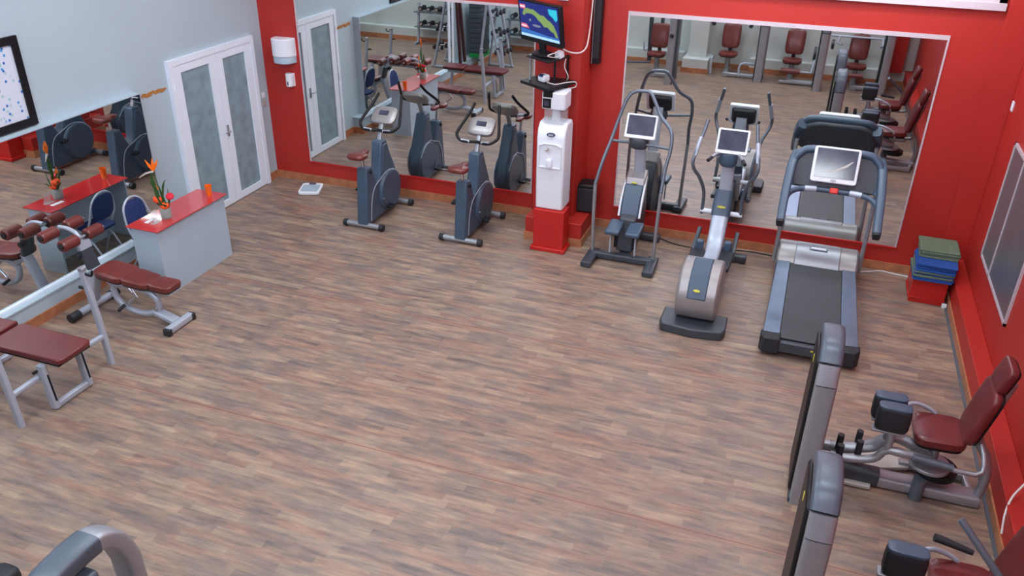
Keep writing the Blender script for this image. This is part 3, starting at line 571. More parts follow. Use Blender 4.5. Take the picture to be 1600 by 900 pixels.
b_ = MB().box(tx - .275, tx + .275, -2.465, -2.40, .07, .185).build('rear_bumper', 'darkgrey', t, bev=.012); MB().box(tx + .02, tx + .08, -2.468, -2.462, .135, .15).build('yellow_mark', 'yellow', b_)
hp = [(-.66, .18), (-.63, .24), (-.53, .315), (-.43, .355), (-.34, .355), (-.26, .31), (-.2, .2), (-.18, .05), (-.64, .05)]
MB().prism(hp, 'x', tx - .45, tx + .45).build('motor_hood', 'silver', t, bev=.03)
MB().prism([(-.668, .19), (-.637, .248), (-.533, .323), (-.433, .363), (-.34, .362), (-.34, .3), (-.6, .18)], 'x', tx - .25, tx + .25).build('hood_panel', 'steel', t, bev=.012)
y_ = MB(); y_.xf = Matrix.Translation((tx, -.475, .348)) @ Matrix.Rotation(math.radians(22), 4, 'X'); y_.box(-.1, .1, -.028, .028, 0, .008); bd = y_.build('badge', 'navy', t, bev=.002)
y_ = MB(); y_.xf = Matrix.Translation((tx, -.475, .348)) @ Matrix.Rotation(math.radians(22), 4, 'X'); y_.box(-.08, .08, -.014, .014, .008, .011); y_.build('badge_plate', 'white', bd)
for s in (-1, 1):
    MB().strip([(tx + s * .475, -.42, .12), (tx + s * .465, -.5, .6), (tx + s * .455, -.58, 1.3)], .045, .1, (1, 0, 0)).build('upright', 'steel', t)
    MB().strip([(tx + s * .42, -.58, 1.5), (tx + s * .455, -.66, 1.42), (tx + s * .472, -.86, 1.26), (tx + s * .476, -1.08, 1.12), (tx + s * .475, -1.32, .97)], (.10, .085), (.13, .10), (1, 0, 0), 4).build('arm_rest', 'slate', t)
    MB().strip([(tx + s * .475, -1.24, 1.02), (tx + s * .475, -1.35, .955)], .075, .095, (1, 0, 0)).build('arm_tip', 'rubber', t)
arc = [(-.44, -.19), (-.47, -.05), (-.45, .08), (-.38, .18), (-.26, .225), (.26, .225), (.38, .18), (.45, .08), (.47, -.05), (.44, -.19)]
D = lambda: tilt(tx, -.7, 1.36, -22)
D().prism(arc, 'y', 0, .09, 1, .93).build('dashboard', 'darkgrey', t, bev=.02)
rim = [(x, -.0, z) for x, z in arc]
m_ = D(); m_.tube(rim, .042, 10, 4); m_.build('dashboard_rim', 'slate', t)
m_ = MB(); m_.tube([(tx - .47, -1.08, 1.1), (tx - .43, -.93, 1.16), (tx - .3, -.84, 1.19), (tx, -.82, 1.195), (tx + .3, -.84, 1.19), (tx + .43, -.93, 1.16), (tx + .47, -1.08, 1.1)], .03, 12, 5); cb = m_.build('front_handlebar', 'slate', t)
for s in (-1, 1): MB().tube([(tx + s * .29, -.845, 1.195), (tx + s * .17, -.83, 1.2)], .034, 12).build('pulse_grip', 'pearl', cb)
MB().cbox((tx + .01, -.855, 1.21), (.085, .045, .06), (-.4, 0, 0)).build('stop_button', emit('bright_red_plastic', (214, 40, 30), 0), t, bev=.01)
c = tilt(tx - .02, -.76, 1.455, -24).prism(fillet_rect(-.235, .235, -.185, .195, .03), 'y', -.02, .03).build('screen_frame', 'white', t, bev=.008)
tilt(tx - .02, -.76, 1.455, -24).box(-.205, .205, -.025, -.02, -.13, .175).build('screen', 'screen', c); tilt(tx - .02, -.76, 1.455, -24).prism(oval(0, -.158, .03, .014), 'y', -.026, -.02).build('button', 'steel', c)
tilt(tx - .02, -.76, 1.455, -24).prism([(-.1, -.08), (0, -.06), (.12, 0), (.17, .06), (.165, .065), (.1, .015), (0, -.045), (-.1, -.07)], 'y', -.027, -.025).build('plastic_film', 'beige', c)
tilt(tx - .02, -.7, 1.56, -20).box(-.2, .2, .06, .075, -.04, .06).build('rear_label_plate', 'white', c, bev=.004)
# ------------------------------------------------------------------ floor cables
tag(MB().tube([(5.75, -.1, .008), (5.95, -.2, .008), (6.3, -.24, .008), (6.6, -.14, .008), (6.9, -.08, .008), (7.2, -.12, .008)], .007, 6, 5).build('cable', 'black'), 'black power cable on the floor along the skirting behind the elliptical trainer', 'cable')
tag(MB().tube([(8.12, -.2, .008), (8.25, -.13, .008), (8.4, -.05, .008), (8.55, -.08, .008), (8.7, -.1, .008)], .008, 6, 5).build('cable', 'whitecable'), 'white power cable on the floor between treadmill and the mat box', 'cable')
tag(MB().tube([(9.06, -4.5, .13), (9.062, -4.42, .25), (9.1, -4.32, .33), (9.16, -4.25, .4), (9.215, -4.2, .48), (9.22, -4.2, .7)], .008, 6, 5).build('cable', 'whitecable'), 'thin pale cable hanging down the red ledge at the right wall', 'cable')
# ------------------------------------------------------------------ mats on their box
t = thing('storage_box', 'low red box under the stacked exercise mats in the right corner', 'box', (8.82, -.55, 0))
MB().box(8.66, 9.02, -.72, -.32, 0, .3).build('box_body', 'red2', t, bev=.006); MB().box(8.65, 9.025, -.73, -.31, .05, .07).build('base_band', 'red2', t, bev=.003)
tag(MB().box(9.0, 9.05, -.77, -.735, 0, .05).build('plug', 'white', bev=.006), 'small white plug on the floor at the corner of the red mat box', 'plug')
random.seed(5)
kinds = ['matblue', 'matblue', 'matgreen', 'matblue', 'matgreen', 'matblue', 'matblue', 'matblue', 'matblue', 'matgreen', 'matgreen', 'matgreen', 'matgreen']
dcol = {'matblue': 'blue', 'matgreen': 'olive green'}
seqn = {'matblue': 0, 'matgreen': 0}; ords = ['lowest', 'second lowest', 'third lowest', 'fourth lowest', 'fifth lowest', 'sixth lowest', 'seventh lowest', 'eighth lowest']
z = .302
for i, k in enumerate(kinds):
    th = .021; top = i >= 9
    o = MB(); xo, yo = random.uniform(-.012, .012), random.uniform(-.012, .012)
    o.xf = Matrix.Translation((8.86 + (i - 6) * .004 + xo, (-.56 + .004 * i + yo) if not top else -.42 + yo, z)) @ Matrix.Rotation(random.uniform(-.04, .04) - .03, 4, 'Z')
    o.prism(fillet_rect(-.2, .2, -.24 if not top else -.16, .22 if not top else .24, .02), 'z', 0, th - .001)
    m_ = o.build('exercise_mat', k, bev=.004); tag(m_, '%s %s exercise mat in the stack on the red box in the corner' % (ords[seqn[k]] if not (i == 12) else 'topmost', dcol[k]), 'mat', 'exercise mats stacked on the red box'); seqn[k] += 1; z += th
# ------------------------------------------------------------------ desk group
t = thing('reception_desk', 'pale grey desk with red glass top between the door and the weight benches', 'desk', (.8, -3.0, 0))
MB().box(.98, 1.0, -3.59, -2.47, 0, .77).build('front_panel', 'desk', t)
for a, b_ in ((-3.59, -3.57), (-2.49, -2.47)): MB().box(.66, .98, a, b_, 0, .77).build('side_panel', 'desk', t)

MB().box(.62, 1.035, -3.62, -2.45, .77, .782).build('glass_top', 'redglass', t, bev=.002)
t = thing('flower_vase', 'short clear glass vase of orange and red flowers on the red desk', 'vase', (.86, -3.22, .783))
VX, VY, VZ = .87, -3.27, .783
MB().lathe([(.055, 0), (.06, .02), (.062, .12), (.057, .12), (.055, .02), (.0, .015)], (VX, VY, VZ)).build('glass', 'clear', t)
MB().lathe([(.05, .01), (.052, .03), (.052, .085), (.045, .09)], (VX, VY, VZ)).build('foliage_base', 'green', t)
sp = [((VX - .03, VY - .03, 1.32), 0), ((VX + .05, VY + .05, 1.02), 1), ((VX - .05, VY - .03, 1.0), 2), ((VX + .01, VY - .01, .93), 2), ((VX - .06, VY + .0, 1.1), 3)]
for (px, py, pz), k in sp:
    s_ = MB().tube([(VX, VY, VZ + .03), ((VX + px) / 2 + .01, (VY + py) / 2, (VZ + pz) / 2), (px, py, pz)], .005, 6, 4).build('stem', 'green', t)
    if k == 0:
        f = MB()
        for a, l in ((-.35, .14), (.05, .15), (.4, .13)): f.prism([(-.012, 0), (.012, 0), (.018, l * .5), (0, l), (-.018, l * .5)], 'x', -.004, .004) if False else f.tube([(px, py, pz), (px + math.sin(a) * l * .5 * .6, py + math.sin(a) * l * .6, pz + l * .5), (px + math.sin(a) * l * .8, py + math.sin(a) * l, pz + l)], [.006, .016, .002], 6)
        f.build('bird_of_paradise_petals', 'orange', s_); MB().tube([(px, py, pz), (px - .05, py - .06, pz - .01), (px - .09, py - .12, pz - .04)], [.014, .01, .003], 8).build('beak', 'beige', s_)
    elif k == 1: MB().pad((px, py, pz), (.085, .085, .035), (.5, .3, 0), .6, 1).build('gerbera', 'crimson', s_)
    elif k == 2: MB().pad((px, py, pz), (.1, .09, .06), (.2, .1, 0), .7, .9).build('carnation', 'coral', s_)
    else: MB().tube([(px, py, pz), (px - .02, py, pz + .07)], [.02, .003], 8).build('bud', 'orange', s_)
lf = MB()
for i in range(9):
    a = i * .7; r = .05 + .03 * (i % 3); lf.tube([(VX, VY, VZ + .08), (VX + r * .6 * math.cos(a), VY + r * .6 * math.sin(a), VZ + .16), (VX + r * math.cos(a) - .02, VY + r * math.sin(a) - .02, VZ + .2 + .05 * (i % 4))], [.006, .018, .003], 6, 3, .3)
lf.build('leaves', 'green', t)
lf = MB(); lf.tube([(VX - .02, VY - .02, 1.0), (VX - .05, VY - .05, 1.2), (VX - .04, VY - .06, 1.32)], [.01, .03, .004], 6, 4, .25); lf.tube([(VX, VY, 1.0), (VX + .03, VY + .0, 1.15), (VX + .05, VY + .03, 1.22)], [.008, .02, .003], 6, 4, .25); lf.build('tall_leaf', 'green', t)
tag(MB().cbox((.76, -3.40, .784), (.05, .15, .003), (0, 0, .1)).build('card', 'paper'), 'small white card lying on the red desk top in front of the vase', 'card')
t = thing('clear_holder', 'clear upright plastic card holder on the desk beside the flower vase', 'holder', (.93, -3.35, .783))
MB().cbox((.86, -3.42, .85), (.004, .1, .14), (0, -.3, .1)).build('panel', 'clear', t); MB().cbox((.85, -3.42, .786), (.06, .12, .005), (0, 0, .1)).build('foot', 'clear', t)
t = thing('drinking_glass', 'orange tinted drinking glass at the far end of the red desk', 'glass', (.88, -2.56, .783))
MB().lathe([(.03, 0), (.028, .02), (.034, .05), (.042, .12), (.039, .12), (.03, .05), (.024, .025), (.0, .02)], (.88, -2.56, .783)).build('bowl', 'amber', t); MB().lathe([(.032, 0), (.032, .012)], (.88, -2.56, .783)).build('glass_foot', 'amber', t)
# folding chair
t = thing('folding_chair', 'navy padded folding chair with pale tubular frame behind the desk', 'chair', (.42, -3.2, 0))
cx = .42; y0, y1 = -3.36, -2.99
fr_ = [(cx + .22, y0 + .02, .02), (cx + .04, y0, .45), (cx - .04, y0, .62), (cx - .08, y0 + .03, .8), (cx - .095, y0 + .1, .88), (cx - .1, (y0 + y1) / 2, .905), (cx - .095, y1 - .1, .88), (cx - .08, y1 - .03, .8), (cx - .04, y1, .62), (cx + .04, y1, .45), (cx + .22, y1 - .02, .02)]
MB().tube(fr_, .0125, 8, 4).build('back_frame', 'pearl', t)
for y in (y0 + .03, y1 - .03): MB().tube([(cx - .16 + .0, y, .02), (cx + .02, y, .3), (cx + .2, y, .44)], .0115, 8).build('leg', 'pearl', t)
MB().cyl((cx - .15, y0 + .03, .04), (cx - .15, y1 - .03, .04), .01, 8).build('crossbar', 'pearl', t)
MB().pad((cx + .09, (y0 + y1) / 2, .46), (.34, .33, .05), (0, 0, 0), .5, .4).build('seat', 'blue', t)
MB().pad((cx - .075, (y0 + y1) / 2, .72), (.035, .31, .32), (0, -.18, 0), .6, .5).build('backrest', 'blue', t)
# ------------------------------------------------------------------ incline bench
t = thing('incline_bench', 'adjustable bench with segmented brown cushions and roller pads near the ledge', 'bench', (1.0, -4.1, 0))
yb = -4.08
MB().strip([(.46, yb, .1), (.56, yb, .42), (.60, yb, .50)], .11, .07, (0, 1, 0)).build('front_leg', 'pearl', t)
o = MB().cyl((.47, yb - .28, .055), (.47, yb + .22, .055), .038, 16).build('front_foot', 'pearl', t); MB().cyl((.47, yb - .36, .055), (.47, yb - .24, .055), .047, 16).build('rubber_foot', 'rubber', o); MB().cyl((.47, yb + .2, .055), (.47, yb + .3, .055), .047, 16).build('rubber_foot', 'rubber', o)
MB().strip([(.58, yb, .44), (.68, yb, .42), (.78, yb, .34)], .06, .07, (0, 1, 0), 3).build('neck_beam', 'pearl', t)
MB().tube([(.76, yb, .30), (.80, yb, .16), (.94, yb, .08), (1.14, yb, .07), (1.29, yb, .14), (1.32, yb, .25), (1.24, yb, .33), (1.04, yb, .37), (.86, yb, .36)], .033, 12, 4, 1, True, True).build('ring_frame', 'pearl', t)
MB().strip([(1.28, yb, .12), (1.52, yb - .01, .06)], .11, .06, (0, 1, 0)).build('rear_beam', 'pearl', t)
o = MB().strip([(1.55, yb - .19, .045), (1.55, yb + .16, .045)], .075, .075, (0, 0, 1)).build('rear_foot', 'pearl', t); 
for a in (yb - .21, yb + .15): MB().cbox((1.555, a + .015, .04), (.085, .05, .075)).build('rubber_foot', 'rubber', o, bev=.01)
MB().tube([(.96, yb, .36), (1.06, yb - .02, .26), (.93, yb - .03, .16)], .018, 10).build('adjusting_strut', 'chrome', t)
MB().cyl((.9, yb - .04, .14), (.9, yb - .13, .12), .018, 10).build('pull_knob', 'rubber', t)
MB().cyl((1.31, yb - .05, .18), (1.31, yb - .02, .18), .02, 10).build('bolt', 'steel', t)
for nm, cxx, czz, lx, wy, tp, rt in (('back_cushion', .80, .475, .37, .32, -.10, .10), ('middle_cushion', 1.12, .445, .33, .32, .14, .08), ('seat_cushion', 1.40, .435, .27, .235, -.04, .02)):
    MB().pad((cxx, yb + .045, czz), (lx, wy, .065), (0, rt, 0), .32, .4, tp).build(nm, 'brownv', t); MB().pad((cxx, yb + .045, czz - .026), (lx - .01, wy - .012, .045), (0, rt, 0), .3, .4, tp).build('cushion_base', 'rubber', t)
MB().strip([(.56, yb, .5), (.525, yb, .63), (.50, yb, .74)], .15, .06, (0, 1, 0)).build('roller_mast', 'darkgrey', t)
MB().strip([(.505, yb, .71), (.49, yb, .79)], .16, .07, (0, 1, 0)).build('mast_collar', 'pearl', t)
MB().cyl((.49, yb - .12, .66), (.49, yb - .05, .66), .03, 12).build('lock_knob', 'rubber', t)
MB().tube([(.48, yb, .78), (.44, yb, .86), (.34, yb, .9), (.22, yb, .9)], .022, 10, 3).build('roller_arm', 'pearl', t)
MB().cyl((.49, yb - .27, .83), (.49, yb + .3, .83), .014, 10).build('roller_axle', 'steel', t); MB().cyl((.24, yb - .27, .88), (.24, yb + .3, .88), .014, 10).build('roller_axle', 'steel', t)
for px, pz in ((.49, .83), (.24, .88)):
    for s in (-1, 1):
        c0 = yb + s * .16; rl = MB().tube([(px, c0 - .1, pz), (px, c0 - .085, pz), (px, c0 + .085, pz), (px, c0 + .1, pz)], [.05, .062, .062, .05], 18).build('foam_roller', 'brownv', t)
        MB().cyl((px, c0 - .112, pz), (px, c0 - .1, pz), .03, 14).build('roller_cap', 'rubber', rl)
# ------------------------------------------------------------------ flat bench with uprights
t = thing('press_bench', 'weight bench with maroon pads and two tall grey barbell uprights', 'bench', (1.1, -5.4, 0))
for y, top in ((-5.92, 1.0), (-4.88, 1.0)):
    u = MB().strip([(1.40, y, .0), (1.37, y, .5), (1.32, y, top)], .05, .06, (0, 1, 0)).build('upright', 'pearl', t)
    s = 1 if y < -5.4 else -1
    MB().tube([(1.33, y, .97), (1.37, y, .95), (1.42, y, .95), (1.44, y, 1.0)], .011, 8, 3).build('bar_hook', 'black', u); MB().cyl((1.30, y, .8), (1.24, y, .8), .016, 10).build('pin_knob', 'rubber', u); MB().cbox((1.325, y, 1.0), (.06, .055, .04)).build('top_cap', 'steel', u, bev=.008)
    MB().strip([(1.385, y, .31), (1.40, y + s * .33, .33)], .045, .045, (0, 0, 1)).build('cross_brace', 'pearl', t)
MB().prism([(.82, -5.22), (1.60, -5.22), (1.63, -5.27), (1.64, -5.55), (1.61, -5.60), (.82, -5.60)], 'z', .47, .52).build('bench_pad', 'maroon', t, bev=.012); MB().box(.83, 1.61, -5.59, -5.24, .45, .47).build('pad_base', 'black', t)
MB().prism([(.36, -5.24), (.78, -5.22), (.79, -5.58), (.36, -5.58)], 'z', .485, .53).build('head_pad', 'maroon', t, bev=.012); MB().box(.37, .78, -5.57, -5.25, .465, .486).build('pad_base', 'black', t)
MB().box(.4, 1.52, -5.45, -5.39, .38, .45).build('main_beam', 'pearl', t, bev=.006)
for y in (-5.62, -5.24):
    o = MB().strip([(1.44, y, .45), (1.475, y, .02)], .055, .075, (0, 1, 0)).build('slotted_leg', 'pearl', t); MB().strip([(1.487, y, .36), (1.511, y, .1)], .014, .012, (0, 1, 0)).build('slot', 'black', o); MB().cyl((1.44, y - .05, .42), (1.44, y - .09, .42), .014, 8).build('bolt', 'black', o)
MB().strip([(1.475, -5.62, .035), (1.475, -5.24, .035)], .06, .05, (0, 0, 1)).build('foot_bar', 'pearl', t)
MB().strip([(.5, -5.42, .4), (.42, -5.42, .03)], .055, .055, (0, 1, 0)).build('rear_leg', 'pearl', t); MB().strip([(.42, -5.7, .03), (.42, -5.14, .03)], .055, .055, (0, 0, 1)).build('rear_foot_bar', 'pearl', t)
# ------------------------------------------------------------------ weight machines
def tower(t, x, y, d=.44, H=1.38, w=.15, rz=0, capfrac=(.30, .78), shroud='black'):
    "arched weight tower: near leg at local -y, far leg at +y"
    def m_(): o = MB(); o.xf = Matrix.Translation((x, y, 0)) @ Matrix.Rotation(rz, 4, 'Z'); return o
    h = d / 2
    path = [(0, -h, .0), (0, -h, .4), (0, -h, .75), (0, -h + .015, H - .3), (0, -h + .06, H - .15), (0, -h + .14, H - .07), (0, 0, H - .05), (0, h - .14, H - .07), (0, h - .06, H - .15), (0, h - .01, H - .3), (0, h, .75), (0, h, 0)]
    m_().strip(path[:4], w * .95, .09, (1, 0, 0), 2).build('front_column', 'steel', t)
    if capfrac == 'late': m_().strip([path[3], path[4], path[5], (0, -h + .19, H - .055)], w * .96, .093, (1, 0, 0), 4).build('bend', 'steel', t)
    if capfrac == 'late': cpl = [(0, -h + .18, H - .055), (0, 0, H - .05)] + path[7:]
    if capfrac != 'late': m_().strip([path[3], path[4]], w * .95, .09, (1, 0, 0), 4).build('bend', 'steel', t)
    cp = cpl if capfrac == 'late' else path[4:]
    m_().strip(cp[:-2], w, .1, (1, 0, 0), 4).build('top_cap', 'midgrey', t)
    m_().strip(path[9:], w * .95, .09, (1, 0, 0), 2).build('rear_column', 'steel', t)
    s_ = m_().box(-w * .62, w * .28, -h + (.24 if capfrac == 'late' else .05), h - .05, .05, H - .14).build('weight_shroud', shroud, t, bev=.02)
    q = m_(); q.prism(oval(0, H - .25, .022, .035), 'x', -w * .64, -w * .62) ; q.build('oval_badge', 'yellow', s_)
    m_().box(-w * .55, w * .5, -h - .03, h + .03, 0, .05).build('tower_foot', 'darkgrey', t, bev=.01)
def adductor(yc, label, second=False):
    t = thing('thigh_machine', label, 'weight machine', (8.2, yc, 0), 'thigh machines along the red right wall')
    tower(t, 7.685, yc - .19 + (.035 if second else 0), .56, 1.38, .16)
    oy = yc + 4.05
    Y = lambda y: y + oy
    MB().prism([(7.74, Y(-4.2)), (7.74, Y(-3.7)), (8.1, Y(-3.66)), (8.5, Y(-3.74)), (8.5, Y(-3.84)), (8.22, Y(-3.95)), (8.2, Y(-4.2))], 'z', .01, .045).build('floor_plate', 'beige', t, bev=.008)
    MB().strip([(7.75, Y(-4.1), .09), (8.25, Y(-4.1), .08)], .12, .14, (0, 1, 0)).build('beam_cover', 'darkgrey', t)
    MB().strip([(8.2, Y(-4.08), .06), (8.97, Y(-4.06), .055)], .15, .1, (0, 1, 0)).build('base_beam', 'steel', t)
    MB().strip([(8.42, Y(-3.8), .04), (8.9, Y(-3.8), .04), (8.93, Y(-4.0), .04)], .07, .06, (0, 0, 1)).build('side_beam', 'steel', t)
    MB().strip([(7.78, Y(-4.02), .22), (8.0, Y(-4.02), .24), (8.16, Y(-4.0), .30), (8.3, Y(-4.0), .42), (8.5, Y(-4.0), .36), (8.62, Y(-4.02), .34)], .07, .08, (0, 1, 0), 4).build('seat_beam', 'steel', t)
    w_ = MB().cyl((8.58, Y(-4.06), .27), (8.58, Y(-4.06), .30), .15, 32).build('cam_wheel', 'steel', t, bev=.006)
    MB().cyl((8.64, Y(-4.03), .2), (8.64, Y(-4.03), .26), .15, 30).build('wheel_guard', 'black', t); MB().cyl((8.60, Y(-4.03), .30), (8.60, Y(-4.03), .48), .03, 14).build('hub', 'steel', w_)
    MB().cyl((8.53, Y(-4.15), .0), (8.53, Y(-4.15), .2), .05, 14).build('stub_post', 'tubegrey', t)
    for s, yy in ((-1, -4.17), (1, -4.035)):
        la_ = MB().tube([(8.55, Y(yy), .40), (8.35, Y(yy + s * .02), .42), (8.24, Y(yy), .40), (8.17, Y(yy), .30), (8.0, Y(yy), .25), (7.86, Y(yy), .25)], .032, 12, 4).build('leg_lever', 'steel', t)
        MB().tube([(8.24, Y(yy), .38), (8.25, Y(yy), .5), (8.24, Y(yy), .58)], .03, 12).build('pad_arm', 'steel', la_)
        MB().cyl((7.92, Y(yy - .04), .25), (7.92, Y(yy - .04), .39), .026, 12).build('foot_peg', 'rubber', la_); MB().cyl((8.06, Y(yy + .05), .27), (8.06, Y(yy + .05), .40), .026, 12).build('foot_peg', 'rubber', la_)
        yy = yy + (0 if not second else (-.2 if s < 0 else -.03)); px_ = 8.215 + s * -.012 + (.03 if second else 0); p_ = MB().pad((px_, Y(yy), .70), (.24, .115, .21), (0, 0, 0), .35, .45); p_.build('knee_pad', 'rubber', t)
        MB().pad((px_, Y(yy), .80), (.235, .11, .03), (0, 0, 0), .5, .5).build('pad_top', 'slate', t)
        MB().box(8.1, 8.33, Y(yy) - .04, Y(yy) + .04, .575, .595).build('pad_plate', 'steel', t, bev=.005)
    MB().tube([(8.33, Y(-3.9), .66), (8.42, Y(-3.84), .66), (8.56, Y(-3.82), .60), (8.6, Y(-3.84), .5)], .016, 10, 3).build('side_handle', 'pearl', t)
    MB().tube([(8.45, Y(-4.22), .42), (8.85, Y(-4.24), .40), (8.89, Y(-4.18), .5), (8.86, Y(-4.1), .58)], .02, 10, 3).build('side_handle', 'steel', t); MB().cyl((8.42, Y(-4.22), .425), (8.7, Y(-4.23), .408), .03, 12).build('handle_grip', 'tubegrey', t)
    MB().pad((8.585, Y(-4.01), .56), (.37, .40, .085), (0, -.05, 0), .4, .45, -.0).build('seat', 'maroon', t); MB().pad((8.585, Y(-4.01), .52), (.34, .37, .05), (0, -.05, 0), .3, .4).build('seat_base', 'black', t)
    MB().tube([(8.95, Y(-4.06), .02), (8.975, Y(-4.06), .25), (8.93, Y(-4.06), .45), (8.84, Y(-4.04), .62), (8.90, Y(-4.03), .9), (8.945, Y(-4.03), 1.1)], .036, 12, 4).build('back_post', 'steel', t)
    MB().pad((8.805, Y(-4.02), .82), (.075, .38, .48), (0, .22, 0), .35, .4).build('backrest', 'maroon', t); MB().pad((8.835, Y(-4.02), .815), (.05, .36, .46), (0, .22, 0), .3, .4).build('backrest_shell', 'black', t)
    MB().pad((8.885, Y(-4.0), 1.14), (.07, .27, .22), (0, .28, 0), .35, .35).build('headrest', 'maroon', t); MB().pad((8.91, Y(-4.0), 1.135), (.05, .25, .20), (0, .28, 0), .3, .35).build('headrest_shell', 'black', t)
    if second:
        MB().tube([(8.47, Y(-3.95), 1.02), (8.58, Y(-4.02), .92), (8.72, Y(-4.09), .78)], .022, 12).build('release_lever', 'tubegrey', t); MB().tube([(8.4, Y(-3.84), .75), (8.44, Y(-3.84), .745), (8.62, Y(-3.86), .72)], [.026, .026, .018], 12).build('lever_grip', 'rubber', t)
    return t
adductor(-4.05, 'grey thigh machine with maroon seat nearest the treadmill, its whole seat in view')
adductor(-5.66, 'grey thigh machine at the lower right edge of the picture, seat half cut off', True)
# machines along the rear wall and the arched one nearest the camera's left
def press(x, y, label, kind, tx_, ty_, rz=0, cap=.3, H=1.45):
    t = thing('weight_machine', label, 'weight machine', (x, y, 0), 'weight machines along the rear wall')
    if cap == 'late': tower(t, tx_, ty_, .6, H, .15, rz, 'late', 'midgrey')
    else: tower(t, tx_, ty_, .5, H, .17, rz)
    MB().strip([(x, y + .3, .05), (x, y - .35, .05)], .12, .08, (1, 0, 0)).build('floor_beam', 'steel', t)
    MB().strip([(x, y + .25, .06), (tx_, y + .25, .06)], .08, .08, (0, 1, 0)).build('link_beam', 'steel', t)
    MB().strip([(x, y - .1, .05), (x, y - .08, .38)], .1, .1, (1, 0, 0)).build('seat_post', 'steel', t)
    MB().pad((x, y, .44), (.40, .38, .08), (0, 0, 0), .4, .45).build('seat', 'brownv', t); MB().pad((x, y, .405), (.33, .33, .05)).build('seat_base', 'black', t)
    MB().pad((x, y - .24, .78), (.39, .09, .52), (.18, 0, 0), .35, .5).build('backrest', 'brownv', t); MB().strip([(x, y - .28, .3), (x, y - .38, 1.2)], .08, .05, (1, 0, 0)).build('back_post', 'darkgrey', t)
    if kind != 'plain': MB().pad((x, y - .33, 1.18), (.24, .08, .2), (.18, 0, 0), .35, .35).build('headrest', 'brownv', t)
    if kind == 'fly':
        for s in (-1, 1):
            a = MB().tube([(x + s * .2, y - .35, 1.3), (x + s * .45, y - .2, 1.3), (x + s * .5, y, 1.1)], .02, 8, 3).build('lever_arm', 'pearl', t); MB().cbox((x + s * .42, y - .08, 1.12), (.08, .05, .26), (0, s * .3, 0)).build('arm_pad', 'rubber', a, bev=.02)
        MB().tube([(x - .3, y + .1, .38), (x - .32, y + .25, .36), (x - .3, y + .28, .05)], .025, 8, 3).build('step_frame', 'pearl', t); MB().tube([(x + .3, y + .28, .05), (x + .32, y + .25, .3), (x + .6, y + .2, .3)], .025, 8, 3).build('step_frame', 'pearl', t)
    if kind == 'leg':
        MB().cyl((x - .2, y + .32, .28), (x + .2, y + .32, .28), .06, 16).build('shin_roller', 'brownv', t); MB().tube([(x + .2, y + .32, .28), (x + .42, y + .32, .28), (x + .45, y + .1, .5)], .025, 8).build('roller_arm', 'pearl', t)
        MB().cyl((x + .4, y, .62), (x + .46, y, .62), .14, 20).build('cam_plate', 'darkgrey', t); MB().strip([(x - .2, y + .3, .05), (x + .5, y + .3, .05)], .06, .06, (0, 1, 0)).build('cross_foot', 'steel', t)
    if kind == 'chest':
        MB().cyl((x - .6, y - .2, .98), (x + .5, y - .2, .98), .022, 10).build('press_bar', 'pearl', t)
        for s in (-1, 1):
            a = MB().tube([(x + s * .42, y - .2, .98), (x + s * .44, y - .1, .85), (x + s * .36, y + .02, .85)], .022, 8).build('press_handle', 'pearl', t); MB().cyl((x + s * .5, y - .2, .8), (x + s * .56, y - .2, .8), .1, 18).build('counterweight', 'darkgrey', a)
        MB().cyl((x - .2, y + .3, .3), (x + .15, y + .3, .3), .05, 14).build('foot_roller', 'brownv', t)
    if kind == 'plain':
        for s in (-1, 1):
            MB().strip([(x + s * .22, y - .35, .2), (x + s * .24, y - .3, 1.5)], .09, .06, (1, 0, 0)).build('guide_column', 'darkgrey', t); MB().tube([(x + s * .24, y - .1, .5), (x + s * .26, y + .12, .52), (x + s * .27, y + .14, .7)], .02, 8, 3).build('arm_handle', 'pearl', t)
        MB().cyl((x - .42, y - .3, 1.2), (x + .4, y - .3, 1.2), .018, 8).build('top_bar', 'darkgrey', t)
    return t
m3 = press(4.0, -8.45, 'grey arched weight machine at the lower left edge of the picture, nearest the camera', 'plain', 4.42, -7.97, math.pi, 'late', 1.62)
MB().pad((3.1, -7.5, .45), (.18, .18, .14), (0, 0, 0), .6, .6).build('lever_pad', 'rubber', m3); MB().tube([(3.1, -7.5, .42), (3.4, -7.8, .35), (3.9, -8.2, .3)], .025, 8, 3).build('lever', 'tubegrey', m3)
MB().cbox((4.42, -7.60, 1.0), (.07, .07, .07), (.3, .4, .2)).build('pin_handle', 'black', m3, bev=.01)
press(5.45, -9.08, 'weight machine with two padded arms and headrest at the rear wall', 'fly', 6.17, -8.85)
press(6.80, -8.98, 'leg extension machine with a low brown roller at the rear wall', 'leg', 7.38, -8.6)
press(8.08, -8.98, 'chest press machine with a wide pale bar in the rear right corner', 'chest', 8.62, -8.85)
